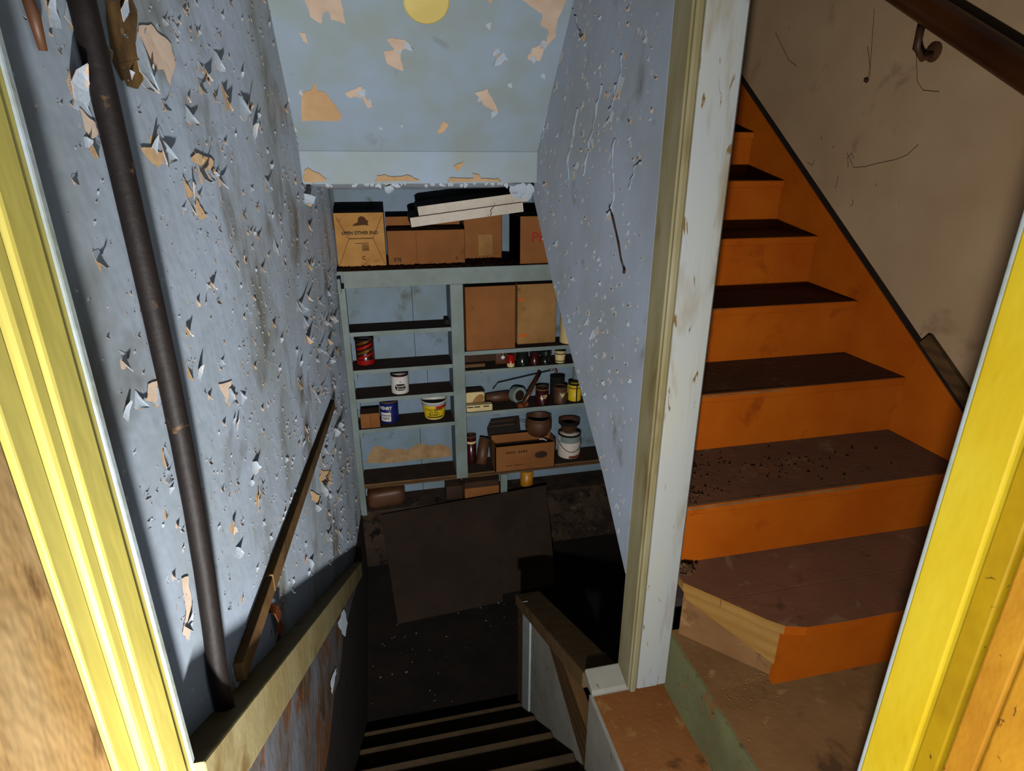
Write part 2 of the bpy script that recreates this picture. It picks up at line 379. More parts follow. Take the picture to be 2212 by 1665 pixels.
# ------------------------------------------------------------------ door linings
ZT = .62
t = struct(thing('trim_1', (-.22, .40, ZF)))
MB().box(-.30, -.199, .438, .447, ZF, ZT).build('pale_edge', M_chip, t, bevel=.002)
MB().box(-.30, -.2005, .424, .4385, ZF, ZT).build('edge_strip', M_yel, t, bevel=.002)
MB().box(-.30, -.1965, .390, .4232, ZF, ZT).build('door_stop', M_yel, t, bevel=.003)
MB().box(-.30, -.1995, .3735, .391, ZF, ZT).build('stop_bead', M_yel, t, bevel=.004)
MB().box(-.30, -.2045, .349, .3725, ZF, ZT).build('jamb_board', M_yel, t, bevel=.002)
MB().box(-.30, -.2075, .12, .3485, ZF, ZT).build('outer_board', M_rustyL, t, bevel=.003)
t = struct(thing('trim_2', (.60, .40, ZF)))
MB().box(.5765, .68, .440, .446, ZF, ZT).build('pale_edge', M_chip, t, bevel=.002)
MB().box(.575, .68, .386, .441, ZF, ZT).build('door_stop', M_yelR, t, bevel=.003)
MB().box(.582, .68, .3615, .3855, ZF, ZT).build('jamb_board', M_yelD, t, bevel=.002)
MB().box(.587, .68, .330, .3595, ZF, ZT).build('outer_board', M_rustyR, t, bevel=.003)
MB().box(.586, .68, .12, .3275, ZF, ZT).build('hinge_board', M_rustyR, t, bevel=.003)

# ------------------------------------------------------------------ post at the end of the partition
t = struct(thing('trim_3', (.67, 1.2, ZF)))
MB().prism([(.640, 1.184), (.643, 1.180), (.700, 1.179), (.703, 1.185), (.706, 1.180), (.727, 1.181), (.735, 1.190), (.735, 1.30), (.64, 1.30)], ZF+.02, 1.25, 'z').build('post_face', M_post, t)
MB().prism([(.622, 1.190), (.616, 1.183), (.6155, 1.176), (.620, 1.172), (.630, 1.173), (.635, 1.179), (.637, 1.190)], ZF+.02, 1.25, 'z').build('corner_bead', M_postedge, t, smooth=False)
MB().prism([(.613, 1.262), (.613, 1.188), (.640, 1.186), (.640, 1.262)], ZF+.02, 1.25, 'z').build('side_board', M_postedge, t)
sill = MB().prism([(1.196, ZF), (1.192, ZF+.012), (1.20, ZF+.022), (1.262, ZF+.042), (1.27, ZF)], .508, .737, 'x').build('sill', M_palegrey, t, bevel=.004)

# ------------------------------------------------------------------ upper flight (orange)
us = thing('orange_staircase', (1.2, 1.0, ZL), 'orange painted staircase with worn brown treads climbing behind the pale post', 'staircase')
ND = [(1.225, -.867), (1.505, -.671), (1.7685, -.4745), (2.027, -.279), (2.280, -.0845), (2.538, .108), (2.80, .302), (3.06, .496), (3.32, .69)]
tg1 = [(.80, 1.085), (.87, .995), (.90, .966), (.95, .951), (1.05, .947), (XS, .949), (XS, 1.083)]
tg2 = [(.735, 1.165), (.799, 1.0865), (XS, 1.0845), (XS, 1.27), (.735, 1.27)]
for tg in (tg1, tg2):
    tr = MB().prism(tg, -1.086, -1.06, 'z', mi=1 if tg is tg1 else 2, cap=0).build('tread', [M_tread, M_orange, M_barewood], us, bevel=.0008)
    for pl in tr.data.polygons:
        if abs(pl.normal.z) < .3 and pl.center.x+1.2 < .9: pl.material_index = 2
        elif abs(pl.normal.z) < .3 and tg is tg2: pl.material_index = 0
rg = MB().box(.905, XS, .972, .99, ZL, -1.086).build('riser', M_orange, us)
zprev = -1.06
for k, (y, z) in enumerate(ND):
    ye = (ND[k+1][0]+.05) if k+1 < len(ND) else y+.3
    tr = MB().box(.735, XS, y, ye, z-.028, z, mi=1, top=0).build('tread', [M_tread, M_orange], us, bevel=.005, seg=3)
    if k < 4:      # paint worn off the front edge
        MB().prism([(y+.012, z+.0006), (y+.0035, z-.0008), (y-.0006, z-.0045), (y-.0006, z-.009+.0012*k), (y+.004, z-.006)], .736, 1.30-.08*k, 'x').build('worn_edge', M_worn, tr)
    MB().box(.735, XS, y+.018, y+.036, zprev, z-.028).build('riser', M_orange, us)
    zprev = z
# cut corner of the lowest step: pine board over a brown panel
a, b = Vector((.738, 1.172, 0)), Vector((.905, .982, 0))
nrm = Vector((b.y-a.y, -(b.x-a.x), 0)).normalized()
if nrm.x > 0: nrm = -nrm
def wallpiece(mb, poly, th, inset, mi=0):   # poly in (s along a->b, z)
    n = len(poly)
    f0 = [a+(b-a)*s_+Vector((0, 0, z_))-nrm*inset for s_, z_ in poly]
    f1 = [p-nrm*th for p in f0]
    mb.add(f0+f1, [tuple(range(n)), tuple(range(n, 2*n))[::-1]] + [(i, n+i, n+(i+1) % n, (i+1) % n) for i in range(n)], mi)
    return mb
wallpiece(MB(), [(0, -1.086), (1, -1.086), (1, -1.20), (.55, -1.16), (.05, -1.115)], .018, 0.0).build('corner_board', M_barewood, us, bevel=.002)
wallpiece(MB(), [(0, -1.088), (.98, -1.088), (.98, ZL), (0, ZL)], .012, .02).build('corner_panel', M_landing, us)
MB().prism([(.736, .99), (.96, .99), (.86, 1.20), (.736, 1.20)], ZL-.03, ZL+.0005, 'z').build('corner_floor', M_landing, us)
zt = lambda y: -.524+.73*(y-1.545)
MB().prism([(.9, ZL), (.9, zt(.9)), (3.45, zt(3.45)), (3.45, .35), (1.25, ZL)], XS, XR, 'x').build('stringer', M_orange, us)
MB().prism([(.9, zt(.9)), (3.45, zt(3.45)), (3.45, zt(3.45)+.004), (.9, zt(.9)+.004)], XS+.003, XR, 'x').build('stringer_dust', M_dust, us)
gb = MB().box(.7285, .737, .3, 1.19, ZF, ZL-.001).build('trim_4', M_green); struct(gb)
# loose strip lying on the stringer against the wall
p0 = Vector((XR-.022, 1.50, zt(1.50)+.006)); d = Vector((0, -.30, -.30*.73))
nn = Vector((0, -.73, 1)).normalized()
ws = MB(); ws.obox(p0, d, Vector((.020, 0, 0)), nn*.042)
tag(ws.build('wood_strip', M_woodbr, bevel=.003), 'short brown wood strip resting on the orange stringer against the beige wall', 'wood strip')

# hand rail of the upper flight
hr = thing('handrail', tuple(atX(2060, 70, 1.63)), 'dark varnished wooden handrail sloping up the beige wall', 'handrail')
q0, q1 = atX(2330, 232, 1.63), atX(1880, -62, 1.63)
MB().tube([q0+(q1-q0)*k/6 for k in range(7)], .030, 12, rz=.040).build('rail', M_rail, hr, smooth=True)
bc = atX(1993, 42, 1.63)
br = MB().tube([bc+Vector((0, 0, -.02)), bc+Vector((.0, 0, -.075)), bc+Vector((.03, 0, -.10)), bc+Vector((.068, 0, -.085))], .011, 8)
br.build('bracket', M_clay, hr, smooth=True)
MB().lathe((XR-.004, bc.y, bc.z-.083), [(.028, 0), (.026, .006), (.012, .01)], 14, axis=(-1, 0, 0)).build('bracket_plate', M_clay, hr)

# ------------------------------------------------------------------ flight down to the basement
bs_ = thing('basement_staircase', (.15, 1.5, ZB), 'dark worn wooden staircase going down to the basement beside the left wall', 'staircase')
BN = [(.85, -1.45), (1.09, -1.645), (1.33, -1.84), (1.57, -2.035), (1.81, -2.23), (2.05, -2.425)]
for k, (y, z) in enumerate(BN):
    if k:
        MB().box(XL+.012, .512, y-.265, y, z-.03, z).build('tread', M_stair, bs_, bevel=.004)
    zn = BN[k+1][1] if k+1 < len(BN) else ZB
    MB().box(XL+.012, .512, y-.045, y-.025, zn, z-.03 if k else ZF-.06).build('riser', M_stair, bs_)

# low boarded side of the basement flight
bal = thing('stair_balustrade', (.56, 1.7, ZB), 'low boarded stair rail with sloping brown cap and short newel at the basement steps', 'stair rail')
MB().box(.514, .60, 2.02, 2.13, ZB, -1.895).build('newel', M_woodbr, bal, bevel=.004)
MB().box(.508, .53, 1.90, 2.02, -2.44, -1.80).build('white_board', M_chip, bal, bevel=.002)
MB().prism([(1.905, -1.79), (1.66, -1.645), (1.27, -1.757), (1.21, -1.77), (1.21, -2.1), (1.905, -2.62)], .516, .54, 'x').build('panel', M_palegrey, bal)
MB().prism([(1.68, -1.655), (1.52, -1.575), (1.21, -1.608), (1.21, -1.775), (1.28, -1.757)], .509, .545, 'x').build('stringer_board', M_woodbr, bal, bevel=.002)
MB().prism([(1.262, -1.424), (1.262, -1.486), (2.145, -1.925), (2.145, -1.866)], .503, .620, 'x').build('cap_rail', M_capw, bal, bevel=.006)
pn = struct(MB().box(.505, .516, .86, 1.208, -2.3, ZF-.002).build('trim_5', M_palegrey))
# sloped board on the left wall
lb = struct(MB().prism([(.44, LEDGE0-LEDGEM*.44), (2.58, LEDGE0-LEDGEM*2.58), (2.58, LEDGE0-LEDGEM*2.58-.085), (.44, LEDGE0-LEDGEM*.44-.085)], XL-.005, XL+.038, 'x').build('trim_6', M_ledge, bevel=.003))

# ------------------------------------------------------------------ built-in shelves in the basement
YF, YB = 3.50, 3.70
sh = thing('shelf_unit', (.6, 3.55, -2.18), 'built-in blue painted wooden shelf unit along the basement back wall', 'shelf unit')
SZ_L = [-.961, -1.198, -1.384, -1.590]
SZ_R = [-1.124, -1.251, -1.538]
ZT_, ZBOT = -.604, -1.978
MB().box(XL+.004, 1.75, YF+.012, 4.07, ZT_-.022, ZT_, mi=0, top=1).build('top_shelf', [M_grey, M_dust], sh)
MB().box(-.19, 1.75, YF-.008, YF+.012, -.700, ZT_+.002).build('top_rail', M_grey, sh, bevel=.002)
MB().box(XL+.004, -.205, YF-.05, YF+.0, -.72, -.635).build('end_block', M_grey, sh, bevel=.003)
MB().box(XL+.004, -.186, YF-.004, YF+.02, -2.21, -.700).build('upright', M_grey, sh, bevel=.002)
MB().box(.414, .490, YF-.010, YF+.012, -2.005, -.700).build('upright', M_grey, sh, bevel=.002)
MB().box(.414, .440, YF+.012, YB, ZBOT, -.70).build('divider', M_shelf, sh)
for z in SZ_L:
    MB().box(-.19, .414, YF, YB, z-.026, z, mi=0, top=1).build('shelf_board', [M_grey, M_dust], sh, bevel=.001)
for z in SZ_R:
    MB().box(.47, 1.75, YF, YB, z-.026, z, mi=0, top=1).build('shelf_board', [M_grey, M_dust], sh, bevel=.001)
MB().box(-.19, 1.75, YF-.004, YB+.05, ZBOT-.014, ZBOT, mi=0, top=1).build('bottom_board', [M_woodbr, M_dust], sh, bevel=.001)
MB().box(-.19, 1.75, YF, YB, ZBOT-.036, ZBOT-.02, mi=0).build('bottom_board', M_woodbr, sh, bevel=.001)
MB().box(.714, .760, YF-.01, YF+.02, -2.185, ZBOT-.036).build('leg', M_grey, sh, bevel=.002)
xs = [-.228, .20, .42, .95, 1.80]
zs = [-2.184, -1.60, -1.20, -.63]
for j in range(3):
    off = .07*(j % 2)
    for i in range(4):
        x0, x1 = xs[i]+(off if i else 0), xs[i+1]+(off if i < 3 else 0)
        MB().box(x0+.0015, x1-.0015, YB, YB+.02, zs[j]+.001, zs[j+1]-.001).build('back_board', M_shelf, sh)
for z in SZ_L:                     # small cleats under the left shelves
    MB().box(-.186, -.166, YF+.02, YB-.01, z-.07, z-.026).build('cleat', M_shelf, sh)
# worn strip of bare plaster behind the lowest left shelf space
pts = [(790, 1000), (800, 975), (812, 962), (830, 966), (845, 972), (862, 968), (880, 972), (900, 960), (918, 958), (930, 964), (950, 958), (972, 966), (976, 985), (940, 990), (900, 992), (850, 1000), (815, 1000)]
pv = [atY(x, y, YB-.001) for x, y in pts]
MB().add(pv, [tuple(range(len(pv)))]).build('bare_patch', M_oldplaster, sh)

# ------------------------------------------------------------------ lettering
def text_mesh(txt, size, shear=0.0, bold=0.0):
    cu = bpy.data.curves.new('t', 'FONT'); cu.body = txt; cu.size = size; cu.align_x = 'CENTER'; cu.align_y = 'CENTER'
    cu.shear = shear; cu.offset = bold; cu.resolution_u = 3
    ob = bpy.data.objects.new('t', cu); COL.objects.link(ob)
    dg = bpy.context.evaluated_depsgraph_get()
    me = bpy.data.meshes.new_from_object(ob.evaluated_get(dg))
    vs = [v.co.copy() for v in me.vertices]; fs = [tuple(p.vertices) for p in me.polygons]
    bpy.data.objects.remove(ob); bpy.data.curves.remove(cu); bpy.data.meshes.remove(me)
    return vs, fs
def text_flat(txt, size, centre, parent, mat, ux=(1, 0, 0), uz=(0, 0, 1), name='lettering', sx=1.0, shear=0.0, bold=0.0):
    vs, fs = text_mesh(txt, size, shear, bold)
    c, ux, uz = Vector(centre), Vector(ux), Vector(uz)
    return MB().add([c+ux*(v.x*sx)+uz*v.y for v in vs], fs).build(name, mat, parent)
def text_wrap(txt, size, centre, R, ang, z, parent, mat, name='lettering', sx=1.0, shear=0.0, bold=0.0, slope=0.0):
    vs, fs = text_mesh(txt, size, shear, bold)
    out = []
    for v in vs:
        a = ang + v.x*sx/R
        rr = R + .0012 + slope*(z+v.y)
        out.append((centre[0]+rr*math.sin(a), centre[1]-rr*math.cos(a), centre[2]+z+v.y))
    return MB().add(out, fs).build(name, mat, parent)
def band(mb, centre, R0, R1, z0, z1, a0, a1, n=12, mi=0):     # patch of label on a (tapering) can
    b = []
    for i in range(n+1):
        a = a0+(a1-a0)*i/n
        b.append((centre[0]+R0*math.sin(a), centre[1]-R0*math.cos(a), centre[2]+z0))
    for i in range(n+1):
        a = a0+(a1-a0)*i/n
        b.append((centre[0]+R1*math.sin(a), centre[1]-R1*math.cos(a), centre[2]+z1))
    return mb.add(b, [(i, i+1, n+2+i, n+1+i) for i in range(n)], mi)

# ------------------------------------------------------------------ things on the top shelf
def carton(name, label, x0, x1, yf, depth, z0, z1, mat, flaps=True, topmat=None, group=None):
    t = thing(name, ((x0+x1)/2, yf+depth/2, z0), label, 'box', group)
    MB().box(x0, x1, yf, yf+depth, z0, z1, mi=0, top=1).build('body', [mat, topmat or M_cardD], t, bevel=.004)  # top coloured darker than the sides, standing in for shade
    return t
def px_box(l, r, ytop, ybot, Y):
    a_, b_ = atY(l, ybot, Y), atY(r, ybot, Y)
    c_ = atY((l+r)/2, ytop, Y)
    return a_.x, b_.x, (a_.z+b_.z)/2, c_.z
y1 = 3.66
x0, x1, z0, z1 = px_box(722, 836, 459, 577, y1)
x0 = max(x0, XL+.008)
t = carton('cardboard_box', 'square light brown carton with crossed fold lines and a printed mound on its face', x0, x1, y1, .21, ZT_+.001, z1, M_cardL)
w_, h_ = x1-x0, z1-ZT_
def fq(s_, q_, dy=.0012): return Vector((x0+w_*s_, y1-dy, ZT_+h_*q_))
MB().add([fq(.03, .02, .002), fq(.27, .52, .009), fq(.27, .54, .009), fq(.02, .93, .002)], [(0, 1, 2, 3)]).build('side_fold', M_cardL, t)
MB().add([fq(.97, .02, .002), fq(.98, .93, .002), fq(.76, .54, .009), fq(.76, .52, .009)], [(0, 1, 2, 3)]).build('side_fold', M_cardL, t)
MB().add([fq(.03, .95, .001), fq(.27, .54, .006), fq(.76, .54, .006), fq(.97, .95, .001)], [(0, 1, 2, 3)]).build('top_fold', M_cardL, t)
MB().add([fq(.05, .02, .001), fq(.95, .02, .001), fq(.76, .52, .006), fq(.27, .52, .006)], [(0, 1, 2, 3)]).build('bottom_fold', M_cardL, t)
for (sa, qa), (sb, qb) in (((.03, .03), (.27, .53)), ((.27, .53), (.05, .93)), ((.97, .03), (.76, .53)), ((.76, .53), (.96, .93)), ((.27, .53), (.76, .53))):
    MB().tube([fq(sa, qa, .003), fq((sa+sb)/2, (qa+qb)/2, .0065), fq(sb, qb, .0095 if sb in (.27, .76) else .003)] if sb in (.27, .76) and sa not in (.27,) else [fq(sa, qa, .0095), fq((sa+sb)/2, (qa+qb)/2, .0085), fq(sb, qb, .0095 if sb == .76 else .003)], .0011, 5).build('crease', M_inkb, t)
text_flat('OPEN OTHER END', .0255, fq(.50, .63, .0095), t, M_ink, bold=.0006, sx=.95)
mound = [(.36, .76), (.40, .80), (.47, .82), (.49, .90), (.53, .93), (.58, .93), (.63, .90), (.66, .85), (.69, .86), (.67, .79), (.70, .76), (.62, .775), (.52, .77)]
MB().add([fq(s_, q_, .0075) for s_, q_ in mound], [tuple(range(len(mound)))]).build('printed_mound', M_inkb, t)
for i in range(7):
    MB().add([fq(.52, .30+i*.018, .0085-i*.0004), fq(.66, .30+i*.018, .0085-i*.0004), fq(.66, .309+i*.018, .0085-i*.0004), fq(.52, .309+i*.018, .0085-i*.0004)], [(0, 1, 2, 3)]).build('printed_line', M_inkb, t)
MB().add([fq(.38, .435, .0075), fq(.66, .435, .0075), fq(.66, .445, .0075), fq(.38, .445, .0075)], [(0, 1, 2, 3)]).build('printed_line', M_inkb, t)
text_flat('C', .03, fq(.54, .16, .0052), t, M_inkb, bold=.0008)

y2 = 3.655
x0, x1, z0, z1 = px_box(840, 1005, 496, 571, y2)
t = carton('cardboard_box', 'long low open brown carton under the white slabs', x0, x1, y2, .22, ZT_+.001, z1-.002, M_card, topmat=M_black)  # carton top coloured black in place of shade
MB().box(x0, x1, y2+.20, y2+.218, z1-.01, z1+.06).build('flap', M_card, t)
text_flat('3L0', .032, (x0+.055, y2-.001, ZT_+.035), t, M_ink, ux=(-1, 0, 0), uz=(0, 0, -1), bold=.0006)
text_flat('O', .026, (x1-.05, y2-.001, ZT_+.03), t, M_ink, bold=.0006, sx=.8)
MB().box(x0+w_*.6, x0+w_*.6+.002, y2-.0012, y2+.001, ZT_+.01, z1-.02).build('seam', M_inkb, t)
y3 = 3.80
x0, x1, z0, z1 = px_box(1004, 1084, 440, 562, y3)
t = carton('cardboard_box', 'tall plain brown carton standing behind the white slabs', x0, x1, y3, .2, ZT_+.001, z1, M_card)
MB().box(x0+.09, x0+.18, y3-.001, y3+.001, ZT_+.02, ZT_+.15).build('tape_patch', M_cardT, t)
y4 = 3.54
x0, x1, z0, z1 = px_box(1123, 1240, 466, 576, y4)
t = carton('cardboard_box', 'brown carton with red lettering, half hidden by the blue partition wall', x0, x1+.05, y4, .3, ZT_+.001, z1, M_card)
MB().box(x0, x0+.002, y4, y4+.3, ZT_+.002, z1-.002).build('side', M_cardD, t)
text_flat('Pie', .085, (x0+.122, y4-.0015, ZT_+.155), t, M_inkr, bold=.001)

def slab(name, label, pl, pr, Y, th, depth):
    a_, b_ = atY(*pl, Y), atY(*pr, Y)
    ax = b_-a_; ay = Vector((0, depth, .012)); az = Vector((-ax.z, 0, ax.x)).normalized()*th
    t = thing(name, tuple(a_+ax/2), label, 'slab', 'white slabs on the top shelf')
    mb = MB()
    p = a_
    vs = [p, p+ax, p+ax+ay, p+ay, p+az, p+ax+az, p+ax+ay+az, p+ay+az]
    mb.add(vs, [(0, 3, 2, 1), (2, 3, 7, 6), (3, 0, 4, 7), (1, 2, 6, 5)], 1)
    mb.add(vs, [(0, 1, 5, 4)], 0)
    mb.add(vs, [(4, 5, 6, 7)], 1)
    mb.build('panel', [M_white, M_black], t, bevel=.003)  # only the front is white; shade is painted black on the other faces
    return t, a_, ax, az
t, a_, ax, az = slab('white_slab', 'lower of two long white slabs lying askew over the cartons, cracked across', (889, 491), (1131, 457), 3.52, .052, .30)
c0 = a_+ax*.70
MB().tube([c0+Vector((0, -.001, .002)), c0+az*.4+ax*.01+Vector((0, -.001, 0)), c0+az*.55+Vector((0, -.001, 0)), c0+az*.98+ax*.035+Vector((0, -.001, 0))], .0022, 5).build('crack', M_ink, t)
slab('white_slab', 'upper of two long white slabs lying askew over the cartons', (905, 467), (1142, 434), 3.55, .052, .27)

# ------------------------------------------------------------------ cartons and tins on the shelves
def front(px, py, z, back=0.0):          # where a thing's front foot stands on a shelf of height z
    p = atZ(px, py, z); return Vector((p.x, p.y, z))
def jar(name, label, cat, px, py, z, d, h, mats, prof=None, group=None, ymin=YF+.006):
    p = front(px, py, z)
    yc = max(p.y, ymin)+d/2
    yc = min(yc, YB-d/2-.004)
    xc = p.x*(yc-d/2)/p.y
    c = (xc, yc, z+.0005)
    t = thing(name, c, label, cat, group)
    return t, c
def tin(name, label, cat, px, py, z, d, h, side, top, lid=True, group=None, taper=1.0, seg=28):
    t, c = jar(name, label, cat, px, py, z, d, h, None, group=group)
    r = d/2
    MB().lathe(c, [(r*taper*.97, 0), (r*taper, .003), (r*taper, .006), (r, h-.004)], seg).build('body', side, t, smooth=True)
    if lid:
        MB().lathe(c, [(r*1.02, h-.010), (r*1.03, h-.004), (r*1.02, h), (r*.93, h), (r*.92, h-.005), (0.0001, h-.005)], seg).build('lid', top, t)
    return t, c
# left bay
t, c = tin('drink_can', 'dark red and gold foil tin at the left end of the second shelf', 'can', 791, 791, SZ_L[1], .112, .165, M_maroon, M_black)
for i in range(4):
    m_ = MB()
    n = 12
    vs = []
    for k in range(n+1):
        a = -1.0+1.9*k/n; zz = .035+.03*i+.035*k/n
        for dz in (0, .014): vs.append((c[0]+.0572*math.sin(a), c[1]-.0572*math.cos(a), c[2]+zz+dz))
    m_.add(vs, [(2*k, 2*k+2, 2*k+3, 2*k+1) for k in range(n)]).build('stripe', M_gold if i % 2 else M_red, t)
band(MB(), c, .0573, .0573, .006, .036, -1.2, 1.2).build('red_base', M_red, t)
t, c = tin('coffee_can', 'pale cream tin with dark lid and black oval label on the third shelf', 'can', 866, 852, SZ_L[2], .110, .125, M_label, M_maroon)
ov = MB(); vs = []
for k_ in range(17):
    a_ = -.64+1.28*k_/16; hh = .022*max(0.0, 1-abs(a_/.64)**3.5)**.5
    vs += [(c[0]+.0563*math.sin(a_), c[1]-.0563*math.cos(a_), c[2]+.047-hh), (c[0]+.0563*math.sin(a_), c[1]-.0563*math.cos(a_), c[2]+.047+hh)]
ov.add(vs, [(2*k_, 2*k_+2, 2*k_+3, 2*k_+1) for k_ in range(16)])
ov = ov.build('label_oval', M_ink, t)
text_wrap('Fountain', .0175, c, .0566, 0, .055, ov, M_label, shear=.3, bold=.0003)
text_wrap('Brown', .0175, c, .0566, 0, .037, ov, M_label, shear=.3, bold=.0003)
text_wrap('A', .02, c, .0552, .02, .082, t, M_ink, name='emblem')
t, c = tin('paste_can', 'navy blue and white tin lettered HENRY on the fourth shelf', 'can', 843, 916, SZ_L[3], .116, .150, M_navy, M_woodbr)
wlb = band(MB(), c, .0586, .0586, .018, .078, -1.05, .14).build('white_label', M_label, t)
text_wrap('HENRY', .030, c, .0584, -.42, .108, t, M_label, bold=.001, sx=.86)
text_wrap('FOUNDATION', .0135, c, .0592, -.42, .058, wlb, M_navy, bold=.0006, sx=.66)
text_wrap('PASTE', .0175, c, .0592, -.40, .038, wlb, M_navy, bold=.0006, sx=.85)
t = thing('carton', (0, 0, 0), 'small plain brown carton beside the navy tin', 'box')
p = front(799, 921, SZ_L[3]); x0 = -.172; yy = YF+.012; wv = .118
t.location = (x0+wv/2, yy+.06, SZ_L[3]+H); t['_at'] = tuple(t.location)
MB().box(x0, x0+wv, yy, yy+.10, SZ_L[3]+.0005, SZ_L[3]+.10, mi=0, top=1).build('body', [M_card, M_cardD], t, bevel=.004)
MB().box(x0+.06, x0+.0625, yy-.001, yy+.002, SZ_L[3]+.004, SZ_L[3]+.096).build('seam', M_inkb, t)
# margarine tub
t, c = jar('margarine_tub', 'yellow plastic tub with white rim lettered in black on the fourth shelf', 'tub', 941, 907, SZ_L[3], .125, .125, None)
rt = .082
MB().lathe(c, [(.060, 0), (.063, .004), (rt, .118), (rt+.003, .119), (rt+.003, .126), (rt-.002, .126), (rt-.004, .118), (.058, .004), (.0001, .004)], 32).build('body', M_label, t, smooth=True)
ylb = band(MB(), c, .0641, .0792, .006, .100, -1.35, 1.35, 18).build('yellow_label', M_yellow, t)
band(MB(), c, .0765, .0795, .078, .1005, .05, 1.3, 12).build('red_flash', M_inkr, t)
band(MB(), c, .0662, .0675, .016, .024, -.8, .8, 12).build('black_band', M_ink, t)
for s_, zz, sz in (("I Can't Believe", .076, .021), ("It's Not", .058, .019), ("Butter!", .040, .027)):
    text_wrap(s_, sz, c, .0648, -.12, zz, ylb, M_ink, slope=.155, bold=.0005, sx=.8)
t, c = tin('small_tin', 'tiny dark tin with pale base at the right end of the top left shelf', 'tin', 967, 701, SZ_L[0], .045, .03, M_black, M_black)
# right bay, first shelf
r1, r2, r3 = SZ_R
t = carton('cardboard_box', 'large plain brown carton right of the centre upright, filling the shelf', .505, .815, YF+.005, .18, r1+.001, -.722, M_card)
t = carton('cardboard_box', 'tan carton with orange tape beside the large plain carton', .845, 1.10, YF+.075, .115, r1+.001, -.735, M_cardT)
MB().box(.848, .915, YF+.0735, YF+.076, r1+.05, r1+.068).build('tape', M_orange, t)
MB().box(.848, .885, YF+.0735, YF+.076, r1+.285, r1+.305).build('tape', M_orange, t)
t, c = tin('white_pail', 'white enamel pail at the edge of the partition wall', 'pail', 1236, 750, r1, .13, .20, M_ivory, M_white, lid=False)
# second shelf: hand saw and jars
t = thing('hand_saw', (.65, YF+.09, r2), 'old hand saw with brown handle lying on the shelf', 'saw')
MB().prism([(.495, r2+.028), (.495, r2+.066), (.72, r2+.118), (.78, r2+.112), (.78, r2+.03)], YF+.08, YF+.084, 'y').build('blade', M_cardD, t)
MB().prism([(.70, r2+.001), (.70, r2+.10), (.74, r2+.122), (.84, r2+.115), (.86, r2+.05), (.82, r2+.001)], YF+.075, YF+.098, 'y').build('handle', M_rail, t, bevel=.006)
MB().box(.495, .63, YF+.06, YF+.085, r2+.0005, r2+.022).build('edge_guard', M_woodbr, t)
t, c = tin('red_cup', 'small red cup with pale base on the second right shelf', 'cup', 1105, 796, r2, .048, .082, M_red, M_red, lid=False)
band(MB(), c, .0246, .0246, .001, .024, -1.5, 1.5).build('pale_base', M_ivory, t)
tin('jar', 'dark green glass jar beside the red cup', 'jar', 1131, 794, r2, .082, .098, M_glassdk, M_black)
tin('jar', 'dark red glass jar between two dark jars', 'jar', 1157, 791, r2, .064, .090, M_maroon, M_black)
t, c = tin('jar', 'squat dark jar with a flared rim beside the striped cup', 'jar', 1180, 789, r2, .060, .060, M_glassdk, M_black, lid=False)
MB().lathe(c, [(.030, .060), (.042, .066), (.042, .094), (.0001, .094)], 20).build('rim', M_glassdk, t)
t, c = tin('striped_cup', 'cream cup with two brown bands on the second right shelf', 'cup', 1213, 786, r2, .076, .080, M_ivory, M_ivory, lid=False, taper=.80)
band(MB(), c, .0327, .0330, .012, .018, -1.5, 1.5).build('band', M_clay, t)
band(MB(), c, .0372, .0376, .060, .068, -1.5, 1.5).build('band', M_clay, t)
p = atY(1086, 762, YF-.006)
t = thing('hanging_tag', tuple(p), 'small white oval tag hanging from the shelf edge', 'tag')
MB().lathe((p.x, YF-.012, p.z-.028), [(.0001, 0), (.012, 0), (.012, .002), (.0001, .002)], 16, axis=(0, 1, 0)).build('tag_disc', M_label, t)
MB().box(p.x-.001, p.x+.001, YF-.010, YF-.008, p.z-.018, p.z+.012).build('string', M_label, t)
# third shelf
t = thing('soap_box', (.56, YF+.07, r3), 'small cream box with a brown stain on its front', 'box')
MB().box(.500, .625, YF+.06, YF+.16, r3+.038, r3+.115, mi=0, top=1).build('body', [M_ivory, M_cardD], t, bevel=.012, seg=3)
stn = [(.54, .042), (.552, .065), (.57, .088), (.59, .098), (.612, .096), (.618, .080), (.616, .044)]
MB().add([(a_, YF+.0592, r3+b_) for a_, b_ in stn], [tuple(range(len(stn)))]).build('stain', M_cardT, t)
MB().box(.498, .64, YF+.055, YF+.175, r3+.0005, r3+.038).build('tray', M_cardD, t)
t = thing('slotted_bar', (.57, YF+.03, r3), 'ivory plastic bar with dark slots on the shelf front', 'bar')
MB().box(.496, .665, YF+.006, YF+.052, r3+.0005, r3+.045).build('body', M_ivory, t, bevel=.004)
for x0 in (.500, .545, .605):
    MB().box(x0, x0+.038, YF+.0048, YF+.02, r3+.030, r3+.037).build('slot', M_ink, t)
t = thing('leather_roll', (.74, YF+.13, r3), 'rolled brown leather sheath lying behind the ivory bar', 'leather roll')
MB().tube([(.645, YF+.14, r3+.034), (.72, YF+.14, r3+.038), (.80, YF+.135, r3+.040)], [.030, .033, .036], 12).build('roll', M_clay, t, smooth=True)
t = thing('tape_roll', (.845, YF+.10, r3), 'round grey and brown roll standing on edge', 'roll')
MB().lathe((.845, YF+.12, r3+.056), [(.055, 0), (.055, .05), (.036, .05), (.036, 0), (.055, 0)], 24, axis=(.35, -.9, .1)).build('roll', M_grey, t)
MB().lathe((.852, YF+.10, r3+.056), [(.0001, .03), (.035, .03)], 20, axis=(.35, -.9, .1)).build('core', M_cardD, t)
t = thing('mallet', (.92, YF+.06, r3), 'wooden tool handle leaning up across the dark jars', 'tool')
MB().tube([(.868, YF+.012, r3+.014), (.93, YF+.06, r3+.09), (1.01, YF+.12, r3+.195)], [.014, .016, .014], 8).build('handle', M_rail, t, smooth=True)
